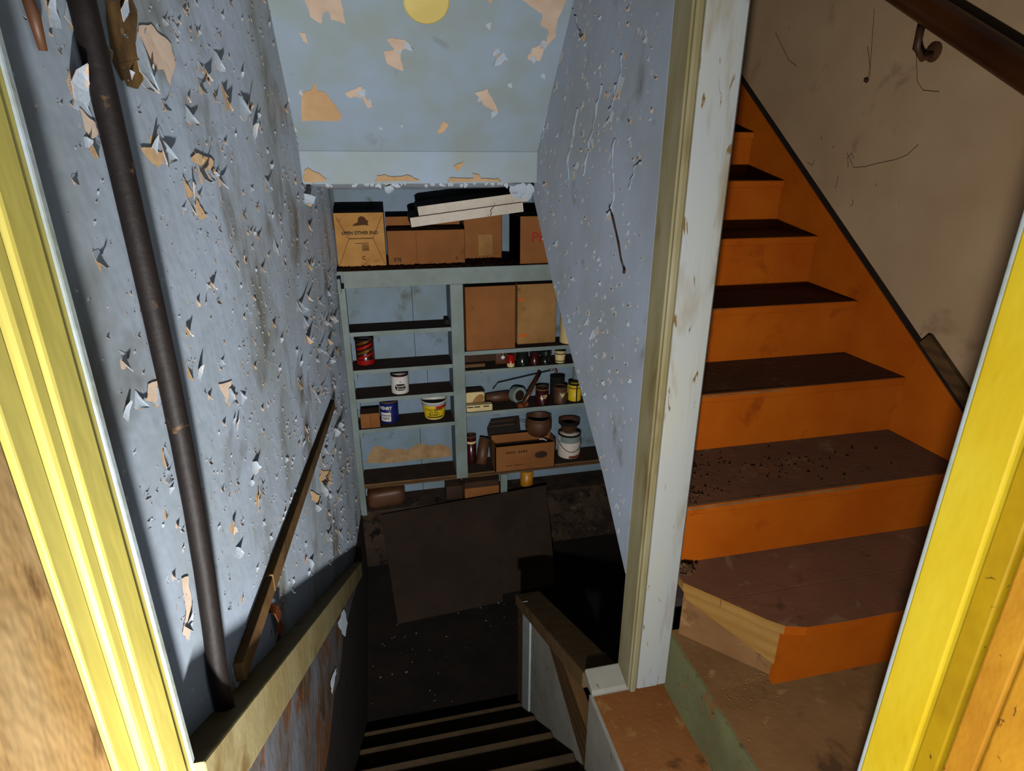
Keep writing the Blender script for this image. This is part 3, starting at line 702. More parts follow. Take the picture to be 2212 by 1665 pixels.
MB().obox((.84, YF+.005, r3+.001), (.07, .02, .0), (-.005, .03, 0), (0, 0, .026)).build('head', M_rust, t)
t = thing('hacksaw', (.95, YF+.16, r3), 'thin bent frame of a bow saw against the back boards', 'saw')
MB().tube([(.70, YF+.17, r3+.085), (.735, YF+.17, r3+.128), (.90, YF+.17, r3+.155), (1.12, YF+.17, r3+.19)], .0042, 6).build('frame', M_ink, t)
MB().tube([(1.10, YF+.17, r3+.188), (1.135, YF+.17, r3+.215), (1.14, YF+.17, r3+.17)], .012, 8).build('handle', M_rail, t)
tin('kettle', 'dark sooty pot behind the lettered tins', 'pot', 1208, 845, r3, .10, .155, M_black, M_black)
t, c = tin('tin', 'dark brown tin lettered ASP on the third right shelf', 'tin', 1174, 884, r3, .088, .115, M_maroon, M_woodbr)
text_wrap('ASP', .036, c, .0445, 0, .062, t, M_ivory, bold=.0008, sx=.85)
t, c = tin('tin', 'dark tin with a pale crest right of the lettered tin', 'tin', 1214, 880, r3, .088, .112, M_clay, M_woodbr)
cr = [(-.4, .085), (-.1, .07), (0, .085), (.1, .07), (.4, .088), (.2, .06), (.0, .045), (-.2, .06)]
MB().add([(c[0]+.0490*math.sin(a_), c[1]-.0462*math.cos(a_)-.001, c[2]+z_) for a_, z_ in cr], [tuple(range(len(cr)))]).build('crest', M_ivory, t)
t, c = tin('amber_jar', 'amber yellow jar with a dark strap at the shelf end', 'jar', 1245, 868, r3, .090, .125, M_yellow, M_black)
band(MB(), c, .0458, .0458, .002, .124, -.10, .10, 4).build('strap', M_ink, t)
band(MB(), c, .0460, .0460, .092, .099, -1.4, 1.4).build('strap_ring', M_clay, t)
MB().lathe(c, [(.046, 0), (.046, .004)], 20).build('foot', M_clay, t)
tin('pot', 'grey enamel mug behind the amber jar', 'mug', 1252, 845, r3, .08, .215, M_grey, M_black)
# bottom board
zb = ZBOT
t, c = tin('bottle', 'dark brown glass bottle with a pale neck band beside the upright', 'bottle', 1020, 1000, zb, .072, .205, M_maroon, M_clay)
band(MB(), c, .0366, .0366, .150, .166, -1.5, 1.5).build('neck_band', M_ivory, t)
t = thing('clay_pipe', (.62, YF+.06, zb), 'brown clay tube leaning beside the dark bottle', 'tube')
MB().tube([(.588, YF+.04, zb+.036), (.604, YF+.07, zb+.10), (.628, YF+.10, zb+.20)], [.036, .038, .036], 14).build('tube', M_clay, t, smooth=True)
p = front(1131, 1014, zb)
x0, x1, z0, z1 = px_box(1068, 1195, 955, 1017, YF+.004)
t = thing('cardboard_box', ((x0+x1)/2, YF+.07, zb), 'open brown carton with an oval stamp on the bottom shelf, full of dark papers', 'box')
zc1 = zb+.185
for nm, bx in (('front_panel', (x0, x1, YF-.03, YF-.024)), ('side_panel', (x0, x0+.006, YF-.03, YF+.10)), ('side_panel', (x1-.006, x1, YF-.03, YF+.10)), ('back_panel', (x0, x1, YF+.095, YF+.101))):
    MB().box(bx[0], bx[1], bx[2], bx[3], zb+.001, zc1+(.03 if nm == 'back_panel' else 0)).build(nm, M_card, t)
MB().box(x0+.007, x1-.007, YF-.022, YF+.093, zb+.002, zc1-.03, mi=0, top=0).build('papers', M_cardD, t)
n = 20
MB().add([(x1-.10+.046*math.cos(2*math.pi*k/n), YF-.0312, zb+.10+.028*math.sin(2*math.pi*k/n)) for k in range(n)], [tuple(range(n))]).build('oval_stamp', M_inkb, t)
MB().add([(x1-.10+.039*math.cos(2*math.pi*k/n), YF-.0318, zb+.10+.022*math.sin(2*math.pi*k/n)) for k in range(n)], [tuple(range(n))]).build('oval_stamp', M_cardD, t)
for i in range(9):
    if i == 4: continue
    MB().box(x0+.075+i*.0165, x0+.086+i*.0165, YF-.0315, YF-.03, zb+.128, zb+.146).build('printed_letter', M_inkb, t)
for i in range(11):
    if i == 4: continue
    MB().box(x0+.07+i*.012, x0+.078+i*.012, YF-.0315, YF-.03, zb+.035, zb+.043).build('printed_letter', M_inkb, t)
t = thing('folders', (.75, YF+.13, zb), 'dark brown folders standing behind the stamped carton', 'folders')
random.seed(8)
for i in range(5):
    MB().obox((.67+.008*i, YF+.108+.009*i, zb+.012*i+.002), (.20, .002*i, .004), (.004, .006, .0), (-.02, .03, .25)).build('folder', M_cardD if i % 2 else M_black, t)
t, c = jar('bowl', 'round brown ceramic bowl standing on the dark papers', 'bowl', 1164, 935, zb+.19, .16, .12, None)
c = (1.005, YF+.105, zb+.187)
t.location = (c[0], c[1], c[2]+H); t['_at'] = tuple(t.location)
MB().lathe(c, [(.052, 0), (.070, .012), (.092, .055), (.090, .105), (.082, .128), (.088, .136), (.078, .136), (.074, .126), (.078, .10), (.060, .03), (.0001, .02)], 28).build('body', M_clay, t, smooth=True)
MB().tube([(c[0]-.15, c[1], c[2]+.085), (c[0]-.172, c[1], c[2]+.10), (c[0]-.165, c[1], c[2]+.118), (c[0]-.14, c[1], c[2]+.118), (c[0]-.09, c[1], c[2]+.10)], .0022, 6).build('wire_loop', M_ink, t)
MB().tube([(c[0]-.02, c[1]-.10, c[2]+.01), (c[0]+.0, c[1]-.10, c[2]+.012), (c[0]+.02, c[1]-.10, c[2]+.004), (c[0]+.03, c[1]-.10, c[2]-.004)], .004, 6).build('white_scrap', M_label, t)
t, c = tin('paint_can', 'white paint can with wire bail and drips on the bottom shelf', 'paint can', 1236, 985, zb, .158, .175, M_white, M_black)
ba = [(-1.45+2.9*k/10) for k in range(11)]
MB().tube([(c[0]+.083*math.sin(a_), c[1]-.083*math.cos(a_), c[2]+.13-.075*math.cos(a_*1.05)) for a_ in ba], .0022, 6).build('bail', M_ink, t)
band(MB(), c, .0795, .0795, .004, .024, -.3, 1.3).build('rust_base', M_rust, t)
band(MB(), c, .0794, .0794, .12, .17, -1.2, 1.0).build('blue_grey_drip', M_grey, t)
cc = (c[0]-.005, c[1], zb+.1765)
t = thing('pot', cc, 'dark rusted pot with a flared rim set on the paint can', 'pot')
MB().lathe(cc, [(.035, 0), (.055, .02), (.058, .055), (.062, .06), (.074, .075), (.074, .095), (.066, .095), (.060, .075), (.0001, .06)], 22).build('body', M_clay, t, smooth=True)
MB().lathe(cc, [(.0745, .072), (.0755, .097), (.0745, .097), (.0735, .072)], 22).build('rim', M_black, t)
# foundation ledge under the bottom board
zl = -2.184
t = thing('sack', (-.06, YF+.05, zl), 'rounded brown sack on the stone ledge under the left shelves', 'sack')
mb = MB(); nx, ny = 8, 6
def sup(u, v):
    cu, su = math.cos(u), math.sin(u); cv, sv = math.cos(v), math.sin(v)
    e = lambda x, p: math.copysign(abs(x)**p, x)
    return (-.055+.125*e(cv, .45)*e(cu, .45), YF+.075+.07*e(cv, .45)*e(su, .45), zl+.065+.064*e(sv, .5)+.008*e(cv, .45)*e(cu, .45))
vs = [sup(2*math.pi*i/18, -math.pi/2+math.pi*j/9) for j in range(10) for i in range(18)]
mb.add(vs, [(j*18+i, j*18+(i+1) % 18, (j+1)*18+(i+1) % 18, (j+1)*18+i) for j in range(9) for i in range(18)])
mb.build('body', M_clay, t, smooth=True)
t = carton('cardboard_box', 'small dark box on the ledge between the sack and the wooden crate', .345, .455, YF+.03, .12, zl+.001, zl+.10, M_cardD)
t = thing('wooden_crate', (.58, YF+.06, zl), 'orange brown wooden crate on the ledge beside the short grey leg', 'crate')
MB().box(.468, .705, YF+.01, YF+.15, zl+.001, zl+.080).build('side_board', M_card, t, bevel=.002)
MB().box(.468, .705, YF+.012, YF+.15, zl+.082, zl+.125).build('lid', M_cardD, t, bevel=.002)
t, c = tin('patterned_can', 'amber patterned can on the ledge right of the grey leg', 'can', 1141, 1053, zl, .092, .13, M_amber, M_woodbr, group=None)

# ------------------------------------------------------------------ boards leaning on the foundation
def lean(label, b0, b1, t0, t1, off):
    b0, b1, t0, t1 = map(Vector, (b0, b1, t0, t1))
    n_ = (b1-b0).cross(t0-b0).normalized()
    if n_.y > 0: n_ = -n_
    mb = MB(); th = .012
    mb.hexa([b0, b1, b1-n_*th, b0-n_*th, t0, t1, t1-n_*th, t0-n_*th])
    o_ = mb.build('leaning_board', M_board, bevel=.001)
    tag(o_, label, 'board', 'boards leaning on the foundation')
    return o_
lean('large dark brown board leaning on the stone ledge, nearest the left wall', (-.04, 2.91, ZB+.002), (.615, 2.96, ZB+.002), (-.10, 3.455, -2.19), (.69, 3.455, -2.135), 0)
lean('dark brown board half hidden behind the larger leaning board', (.45, 3.02, ZB+.002), (.99, 3.05, ZB+.002), (.45, 3.47, -2.16), (1.03, 3.47, -2.12), .02)

# ------------------------------------------------------------------ pipe, battens and small iron on the left wall
pp = [(150, -110), (182, 0), (221, 202), (263, 336), (300, 538), (331, 673), (366, 813), (393, 932), (426, 1091), (443, 1224), (465, 1380), (478, 1490), (484, 1570)]
pt = [atX(x, y, XL+.0125) for x, y in pp]
for _ in range(6):
    pt = [pt[0]]+[(pt[i-1]+pt[i]*2+pt[i+1])/4 for i in range(1, len(pt)-1)]+[pt[-1]]
pt[-1].y = pt[-2].y*1.0; pt[-1].z = LEDGE0-LEDGEM*pt[-1].y
pi = thing('pipe', tuple(pt[-1]), 'black iron pipe running down the peeling left wall', 'pipe')
MB().tube(pt, .0106, 14).build('tube', M_pipe, pi, smooth=True)
def batten(label, P0, P1, hgt):
    p0, p1 = atX(*P0, XL), atX(*P1, XL)
    d = p1-p0
    o_ = MB().obox(p0+Vector((0, 0, -hgt/2)), d, (.014, 0, 0), (0, 0, hgt)).build('wall_batten', M_batten, bevel=.002)
    return tag(o_, label, 'batten', 'wood battens on the left wall')
batten('long thin brown batten on the left wall, reaching the far corner', (716, 872), (574, 1262), .036)
batten('shorter pale brown batten on the left wall, below the long one by the pipe', (573, 1266), (505, 1455), .032)
b0 = atX(577, 1322, XL)
st = [(0, 0, 0), (.012, 0, -.006), (.016, .0, -.022), (.012, .003, -.045), (.016, .006, -.062), (.006, .008, -.075)]
mb = MB()
vs = []
for x, y, z in st:
    vs += [(b0.x+x, b0.y+y-.0, b0.z+z), (b0.x+x, b0.y+y+.028, b0.z+z-.004), (b0.x+x-.002, b0.y+y+.028, b0.z+z-.004), (b0.x+x-.002, b0.y+y, b0.z+z)]
mb.add(vs, [(4*i+j, 4*i+(j+1) % 4, 4*i+4+(j+1) % 4, 4*i+4+j) for i in range(len(st)-1) for j in range(4)])
tag(mb.build('rusty_bracket', M_rust), 'small bent rusty bracket hanging under the battens on the left wall', 'bracket')
p = atX(44, 28, XL)
tag(MB().tube([p+Vector((.004, 0, .03)), p+Vector((.007, .002, 0)), p+Vector((.006, .006, -.022))], [.003, .0045, .003], 8).build('rust_drip', M_clay, smooth=True), 'small rusty brown drip on the wall beside the top of the yellow door lining', 'rust drip')

# ------------------------------------------------------------------ patches where paint has come away
PN = [0]
def patch(parent, plane, pts, mat, lift=.0012, name='bare_patch', jit=2.0):
    PN[0] += 1; lift += .00012*(PN[0] % 7)
    p0, n = Vector(plane[0]), Vector(plane[1]).normalized()
    out = []
    m_ = len(pts)
    for i in range(m_):
        (xa, ya), (xb, yb) = pts[i], pts[(i+1) % m_]
        for k in range(3):
            s_ = k/3
            out.append((xa+(xb-xa)*s_+(random.uniform(-jit, jit) if k else 0), ya+(yb-ya)*s_+(random.uniform(-jit, jit) if k else 0)))
    vs = [atP(x, y, p0, n)+n*lift for x, y in out]
    MB().add(vs, [tuple(range(len(vs)))]).build(name, mat, parent)
random.seed(11)
SLP = ((0, 2.29, .017), (0, -SLM, -1))
def c4(*pts): return [(540+.3255*x, .3255*y) for x, y in pts]
for pts, m_ in ((c4((350, -40), (400, 110), (470, 155), (490, 80), (520, 75), (540, 130), (635, 160), (620, 60), (590, -40)), M_pink),
                (c4((330, 210), (365, 215), (388, 300), (350, 270)), M_pink),
                (c4((905, 260), (940, 245), (1040, 270), (1010, 330), (1000, 400), (1020, 470), (910, 420), (890, 335), (960, 325)), M_pink),
                (c4((345, 605), (400, 600), (440, 540), (450, 600), (500, 610), (560, 690), (605, 760), (600, 800), (345, 802)), M_beige),
                (c4((630, 612), (690, 590), (740, 572), (770, 650), (822, 710), (780, 716), (755, 660), (710, 642), (660, 645)), M_pink),
                (c4((1490, 612), (1575, 585), (1612, 660), (1650, 742), (1560, 702), (1520, 650)), M_pink),
                (c4((1775, -30), (2110, -30), (2040, 130), (2030, 240), (1950, 330), (1920, 405), (1840, 392), (1870, 320), (1970, 270), (1980, 200), (1930, 170), (1940, 90), (1860, 40)), M_pink),
                (c4((1560, -20), (1640, -20), (1590, 25)), M_beige),
                (c4((1240, 890), (1260, 850), (1275, 805), (1320, 825), (1270, 880)), M_beige)):
    patch(cs, SLP, pts, m_)
HDP = ((0, 2.284, 0), (0, -1, 0))
for pts, m_ in ((c4((357, 1205), (360, 1135), (385, 1112), (430, 1140), (512, 1192), (505, 1205)), M_beige),
                (c4((830, 1205), (845, 1165), (890, 1158), (960, 1172), (1040, 1160), (1120, 1195), (1118, 1206)), M_beige),
                (c4((1310, 1208), (1335, 1178), (1480, 1182), (1470, 1150), (1515, 1155), (1530, 1185), (1650, 1185), (1660, 1206)), M_beige),
                (c4((1350, 1105), (1415, 1070), (1412, 1100), (1375, 1142)), M_beige)):
    patch(ch, HDP, pts, m_, lift=.0035)
LWP = ((XL, 0, 0), (1, 0, 0))
for pts, m_ in (([(298, 55), (325, 52), (345, 75), (368, 95), (378, 140), (366, 185), (352, 150), (330, 152), (318, 185), (300, 170), (296, 110)], M_pink),
                ([(225, 0), (285, 0), (295, 30), (290, 90), (298, 130), (280, 160), (262, 175), (240, 130), (232, 60)], M_stain),
                ([(250, 140), (300, 125), (308, 172), (296, 192), (272, 186)], M_stain),
                ([(168, 232), (185, 250), (203, 265), (208, 292), (195, 300), (180, 280)], M_pink),
                ([(300, 320), (322, 318), (345, 330), (358, 310), (352, 345), (338, 362), (322, 350)], M_beige),
                ([(392, 380), (404, 400), (418, 425), (430, 445), (448, 468), (430, 476), (415, 455), (402, 425)], M_beige),
                ([(408, 345), (425, 330), (450, 340), (462, 352), (450, 370), (432, 362)], M_beige),
                ([(318, 830), (345, 820), (350, 848), (335, 870), (312, 865)], M_pink),
                ([(470, 830), (500, 822), (496, 845), (488, 872), (480, 850)], M_pink),
                ([(390, 1250), (405, 1245), (412, 1300), (415, 1340), (405, 1385), (392, 1370), (400, 1320)], M_pink),
                ([(692, 1015), (715, 1018), (716, 1045), (700, 1060), (690, 1040)], M_beige),
                ([(670, 1060), (690, 1070), (688, 1088), (672, 1080)], M_beige)):
    patch(wl, LWP, pts, m_, lift=.0008)
WLL = ((XL+.016, 0, 0), (1, 0, 0))
patch(wl, WLL, [(742, 1315), (750, 1345), (745, 1375), (738, 1370), (728, 1345)], M_flake, lift=.0015, name='paint_remnant')
patch(wl, WLL, [(725, 1442), (722, 1462), (716, 1500), (712, 1480), (718, 1455)], M_flake, lift=.0015, name='paint_remnant')
# round yellow cover plate on the sloped ceiling
cpl = atP(921, 2, *SLP); nS = Vector((0, -SLM, -1)).normalized()
t = MB(); t.lathe(cpl, [(.064, .0), (.064, .003), (.060, .006), (.0001, .007)], 32, axis=nS)
tag(t.build('cover_plate', M_plate), 'round pale yellow cover plate on the sloped blue ceiling', 'cover plate')

# ------------------------------------------------------------------ curled paint flakes
random.seed(21)
def flake_mesh(i, base):
    rnd = random.Random(100+i)
    nu, nv = 4, 3
    curl = rnd.uniform(.35, 1.5); wprof = [rnd.uniform(.7, 1.1), rnd.uniform(.6, 1.2), rnd.uniform(.5, 1.0), rnd.uniform(.25, .7), rnd.uniform(.02, .25)]
    sk = rnd.uniform(-.35, .35); pw = rnd.uniform(.6, 1.4)
    top, bot = [], []
    for a in range(nu+1):
        s_ = a/nu
        th = curl*s_**pw
        yy = math.sin(th)/max(curl, .01); nn_ = (1-math.cos(th))/max(curl, .01)
        for b in range(nv+1):
            q = b/nv-.5
            ww = wprof[a]*(.75+.25*rnd.random())
            x = q*ww+sk*s_+rnd.uniform(-.04, .04)
            bend = .25*q*q*s_
            top.append(Vector((x, -yy+rnd.uniform(-.05, .05)*(b not in (1, 2)), nn_+bend+.02)))
    for v in top: bot.append(v-Vector((0, 0, .025)))
    mb = MB(); n_ = len(top); R_ = nv+1
    vs = top+bot
    fu = [(a*R_+b, (a+1)*R_+b, (a+1)*R_+b+1, a*R_+b+1) for a in range(nu) for b in range(nv)]
    mb.add(vs, fu, 0)
    b_ = len(mb.v)-2*n_
    for f in fu:
        mb.f.append(tuple(n_+i_ for i_ in f[::-1])); mb.m.append(1)
    rim = [(a*R_) for a in range(nu+1)] + [nu*R_+b for b in range(1, R_)] + [a*R_+nv for a in range(nu-1, -1, -1)]
    for i0, i1 in zip(rim[:-1], rim[1:]):
        mb.f.append((i0, i1, n_+i1, n_+i0)); mb.m.append(1)
    # bare spot the flake has left
    m_ = 8; rr = [rnd.uniform(.5, 1.0) for _ in range(m_)]
    mb.add([(math.cos(2*math.pi*k_/m_)*.48*rr[k_]+sk*.4, -.42+math.sin(2*math.pi*k_/m_)*.5*rr[k_], .004) for k_ in range(m_)], [tuple(range(m_))], 2)
    return mb
FM = [flake_mesh(i, None) for i in range(10)]
def as_mesh(mb, name, mats):
    me = bpy.data.meshes.new(name); me.from_pydata([tuple(v) for v in mb.v], [], mb.f)
    for m_ in mats: me.materials.append(m_)
    for p_, mi in zip(me.polygons, mb.m): p_.material_index = mi
    me.update(); return me
FME = [as_mesh(m_, 'paint_flake', [M_flake, M_beige if i % 2 else M_pink, M_beige if i % 3 else M_pink]) for i, m_ in enumerate(FM)]
def frame(n, up):
    n = Vector(n).normalized(); up = (Vector(up)-n*Vector(up).dot(n)).normalized()
    return up.cross(n), up, n
def put_flake(parent, p, n, up, size, rot, var, stretch=1.0, lift=.62):
    ex, ey, ez = frame(n, up)
    c_, s_ = math.cos(rot), math.sin(rot)
    ax_, ay_ = ex*c_+ey*s_, -ex*s_+ey*c_
    ax_, ay_, az_ = ax_*size*stretch, ay_*size, ez*size*lift
    ob = bpy.data.objects.new('paint_flake', FME[var])
    COL.objects.link(ob); ob.parent = parent
    ob.matrix_local = Matrix(((ax_.x, ay_.x, az_.x, p.x), (ax_.y, ay_.y, az_.y, p.y), (ax_.z, ay_.z, az_.z, p.z+H), (0, 0, 0, 1)))
def bake_flake(mb, p, n, up, size, rot, var):
    ex, ey, ez = frame(n, up)
    c_, s_ = math.cos(rot), math.sin(rot)
    ax_, ay_, az_ = (ex*c_+ey*s_)*size, (-ex*s_+ey*c_)*size, ez*size*.62
    b = len(mb.v); F_ = FM[var]
    mb.v += [tuple(p+ax_*v[0]+ay_*v[1]+az_*v[2]) for v in F_.v]
    mb.f += [tuple(b+i_ for i_ in f) for f in F_.f]; mb.m += F_.m
nL, UP = (1, 0, 0), (0, 0, 1)
# larger flakes, placed where the photograph shows them
big = [(275, 45, .030), (292, 90, .042), (300, 150, .022), (228, 88, .018), (180, 245, .030), (203, 285, .024), (340, 315, .030), (352, 290, .028), (330, 345, .022), (428, 345, .030), (445, 352, .026), (405, 395, .034),
       (428, 440, .032), (470, 365, .028), (490, 200, .034), (515, 225, .042), (540, 255, .032), (462, 120, .028), (445, 145, .026), (482, 180, .022), (548, 300, .026), (570, 385, .030), (400, 240, .022), (430, 170, .022), (330, 190, .020),
       (205, 540, .014), (265, 760, .018), (330, 850, .020), (345, 830, .016), (290, 860, .016), (488, 850, .030), (500, 835, .022), (270, 905, .014), (360, 970, .016), (355, 1020, .016), (400, 1330, .016), (405, 1380, .018), (362, 1100, .012), (405, 700, .020),
       (410, 780, .018), (430, 820, .016), (640, 655, .030), (655, 690, .034), (690, 690, .030), (700, 700, .026), (555, 500, .022), (590, 520, .022), (610, 560, .022), (505, 1135, .018), (508, 1190, .018), (545, 1010, .020), (560, 1035, .022), (560, 1090, .022), (700, 1030, .034),
       (700, 1060, .030), (690, 1085, .026), (720, 960, .030), (735, 905, .030), (715, 985, .026), (668, 1215, .022), (660, 1215, .020), (510, 1455, .022), (500, 1440, .018), (140, 20, .022), (120, 60, .020), (745, 940, .028), (722, 925, .028), (725, 750, .034), (720, 785, .03), (665, 480, .03), (655, 520, .028)]
for i, (x, y, s_) in enumerate(big):
    put_flake(wl, atX(x, y, XL), nL, UP, s_*random.uniform(1.1, 1.7), random.uniform(-1.2, 1.2)+(math.pi if i % 4 == 0 else 0), random.randrange(10), random.uniform(.7, 1.1), .5)
for i in range(46):
    Y = random.uniform(1.55, 2.95); Z = random.uniform(-1.45, -.35)+random.uniform(-.2, .2)
    if Z < LEDGE0-LEDGEM*Y+.05: Z = LEDGE0-LEDGEM*Y+.05+random.uniform(0, .3)
    put_flake(wl, Vector((XL, Y, Z)), nL, UP, random.uniform(.026, .046), random.uniform(-1.0, 1.0), random.randrange(10), random.uniform(.7, 1.1), .95)
# the many smaller ones, as scattered over the wall
small = MB(); nparts = 0
def free(Y, Z):
    return LEDGE0-LEDGEM*Y+.03 < Z < .60
tries = 0
while nparts < 175 and tries < 6000:
    tries += 1
    Y = .56*math.exp(random.random()*1.75); 
    Z = random.uniform(-1.9, .50)
    if not free(Y, Z): continue
    dens = min(1.0, .12+.85*max(0, (Y-.62))/.5)
    cl = .5+.5*math.sin(7.3*Y+3*Z+1)*math.sin(9*Z-2.2*Y)
    if random.random() > dens*(.25+.75*cl): continue
    put_flake(wl, Vector((XL, Y, Z)), nL, UP, random.uniform(.008, .019)*(1+.25*min(Y, 2.5)), random.gauss(0, .9)+(math.pi if random.random() < .25 else 0), random.randrange(10), random.uniform(.6, 1.0))
    nparts += 1
cnt = 0; tries = 0
while cnt < 1100 and tries < 20000:
    tries += 1
    Y = .52*math.exp(random.random()*1.95); Z = random.uniform(-2.1, .55)
    if not free(Y, Z): continue
    cl = .5+.5*math.sin(6.1*Y-4*Z)*math.sin(8*Z+3.0*Y+.5)
    if random.random() > (.2+.8*cl)*min(1, .25+.8*(Y-.52)/.5): continue
    bake_flake(small, Vector((XL, Y, Z)), nL, UP, random.uniform(.004, .010)*(1+.3*min(Y, 2.5)), random.gauss(0, .9), random.randrange(10)); cnt += 1
cnt = 0
while cnt < 900:
    Y = random.uniform(.5, 1.25); Z = random.uniform(-1.0, .30)
    if not free(Y, Z): continue
    cl = .5+.5*math.sin(11*Y-6*Z)*math.sin(13*Z+5.0*Y)
    if random.random() > .15+.85*cl: continue
    bake_flake(small, Vector((XL, Y, Z)), nL, UP, random.uniform(.0022, .0055), random.gauss(0, .8), random.randrange(10)); cnt += 1
o_ = small.build('small_paint_flakes', [M_flake, M_beige, M_pink], wl); o_['kind'] = 'stuff'
# partition wall
nP = (-1, 0, 0)
bigP = [(1345, 165, .050), (1325, 240, .034), (1335, 195, .03), (1205, 175, .03), (1260, 65, .036), (1215, 110, .03), (1325, 450, .034), (1312, 460, .02), (1280, 300, .03), (1250, 350, .03), (1240, 370, .024), (1345, 115, .024), (1380, 330, .022), (1272, 690, .030), (1285, 715, .034),
        (1270, 670, .022), (1205, 520, .03), (1178, 390, .03), (1290, 705, .024), (1225, 540, .02), (1185, 265, .03), (1262, 280, .024), (1320, 330, .02), (1362, 250, .022), (1232, 690, .022), (1305, 760, .02), (1240, 600, .018)]
for i, (x, y, s_) in enumerate(bigP):
    put_flake(wp, atX(x, y, XB), nP, UP, s_*1.15, random.uniform(-.9, .9), random.randrange(10), random.uniform(.5, .9))
small = MB(); cnt = 0
zlow = lambda Y: -1.085+.83*(Y-1.26)
while cnt < 380:
    Y = random.uniform(1.3, 2.3); Z = random.uniform(-1.0, .45)
    if Z < zlow(Y)+.03: continue
    cl = .5+.5*math.sin(8*Y+2*Z)*math.sin(7*Z-3*Y)
    if random.random() > .15+.85*cl: continue
    bake_flake(small, Vector((XB, Y, Z)), nP, UP, random.uniform(.006, .018), random.gauss(0, .7), random.randrange(10)); cnt += 1
o_ = small.build('small_paint_flakes', [M_flake, M_beige, M_pink], wp); o_['kind'] = 'stuff'
for cp in ([(1300, 190), (1292, 240), (1278, 300), (1268, 345), (1262, 380)], [(1252, 230), (1240, 290), (1228, 350), (1232, 400)], [(1330, 300), (1325, 360), (1328, 420), (1322, 450)], [(1200, 130), (1190, 190), (1180, 250), (1172, 300)], [(1385, 345), (1370, 375), (1362, 410)], [(1240, 20), (1250, 60), (1262, 80)], [(1345, 120), (1340, 160), (1326, 215), (1318, 240)]):
    mb = MB(); P_ = [atX(x, y, XB) for x, y in cp]; Q_ = []
    for a_, b_ in zip(P_[:-1], P_[1:]):
        for k_ in range(4): Q_.append(a_+(b_-a_)*k_/4+Vector((0, random.uniform(-.008, .008), random.uniform(-.006, .006))))
    Q_.append(P_[-1])
    vs = []
    for q_ in Q_: vs += [q_+Vector((0, .014+random.uniform(-.006, .008), 0)), q_+Vector((-random.uniform(.002, .007), 0, 0)), q_+Vector((-.0002, .001, 0))]
    mb.add(vs, [f for k_ in range(len(Q_)-1) for f in ((3*k_, 3*k_+3, 3*k_+4, 3*k_+1), (3*k_+1, 3*k_+4, 3*k_+5, 3*k_+2))])
    mb.build('lifted_paint_edge', M_blue, wp)
# sloped ceiling
for x, y, s_ in ((1092, 120, .05), (1078, 108, .03), (870, 92, .036), (858, 100, .024), (780, 192, .034), (795, 215, .022), (1045, 205, .034), (1070, 240, .028), (650, 195, .02), (1055, 50, .02), (1100, 180, .02), (1150, 120, .03), (1180, 90, .03), (1170, 160, .022), (565, 70, .04), (580, 95, .03), (620, 210, .026), (628, 275, .024), (870, 270, .014), (820, 275, .016), (630, 300, .02)):
    put_flake(cs, atP(x, y, *SLP), nS, UP, s_, random.uniform(-1, 1), random.randrange(10), random.uniform(.6, 1.0))
# ragged fringe under the header
for i in range(34):
    x = random.uniform(690, 1100)
    p = Vector((atY(x, 393, 2.288).x, 2.290+random.uniform(0, .03), -.088+random.uniform(-.004, .006)))
    put_flake(ch, p, (0, -1, -.25), UP, random.uniform(.009, .022), random.uniform(-1.2, 1.2), random.randrange(10), random.uniform(.7, 1.2))
for x, y, s_ in ((1120, 398, .060), (1135, 402, .055), (1110, 402, .04), (838, 402, .034), (667, 420, .05), (670, 385, .03)):
    put_flake(ch, atY(x, y, 2.285), (0, -1, 0), UP, s_, random.uniform(-.6, .6), random.choice([1, 3, 5, 7]), 1.1)

# ------------------------------------------------------------------ dirt, crumbs, chips, cobwebs
def crumbs(name, label, cat, spots, mat, seed, smin, smax, n):
    rnd = random.Random(seed); mb = MB()
    for _ in range(n):
        c_, rx, ry = rnd.choice(spots)
        x = c_[0]+rnd.gauss(0, rx); y = c_[1]+rnd.gauss(0, ry); z = c_[2]
        s_ = rnd.uniform(smin, smax)
        vs = [(x+s_*rnd.uniform(.5, 1)*dx, y+s_*rnd.uniform(.5, 1)*dy, z+s_*dz*rnd.uniform(.5, 1)) for dx, dy, dz in ((1, 0, .3), (0, 1, .3), (-1, 0, .3), (0, -1, .3), (0, 0, .9), (0, 0, 0))]
        mb.add(vs, [(0, 1, 4), (1, 2, 4), (2, 3, 4), (3, 0, 4), (1, 0, 5), (2, 1, 5), (3, 2, 5), (0, 3, 5)])
    o_ = mb.build(name, mat); tag(o_, label, cat, kind='stuff'); return o_
zf = -.867
crumbs('dirt_crumbs', 'crumbled dirt strewn over the lower orange steps beside the post', 'dirt', [((.80, 1.28, zf), .03, .035), ((.78, 1.40, zf), .05, .05), ((.98, 1.38, zf), .10, .06), ((1.25, 1.36, zf), .12, .05), ((.86, 1.42, zf), .02, .012)], M_dirt, 3, .0025, .007, 240)
crumbs('dirt_heap', 'small heap of crumbs at the foot of the post on the lowest orange tread', 'dirt', [((.765, 1.215, -1.06), .014, .014), ((.775, 1.225, -1.055), .012, .01), ((.765, 1.215, -1.048), .008, .008)], M_dirt, 4, .004, .010, 90)
crumbs('plaster_chips', 'pale plaster chips scattered over the dark basement floor', 'chips', [((.15, 2.45, ZB), .2, .18), ((.35, 2.85, ZB), .3, .08), ((.0, 2.75, ZB), .12, .12), ((.8, 2.5, ZB), .12, .2)], M_chipw, 5, .003, .010, 52)
crumbs('shelf_debris', 'dark crumbs and pale bits along the front of the top shelf', 'debris', [((.3, 3.55, ZT_), .35, .02), ((.65, 3.58, ZT_), .08, .03)], M_dust, 6, .004, .012, 160)
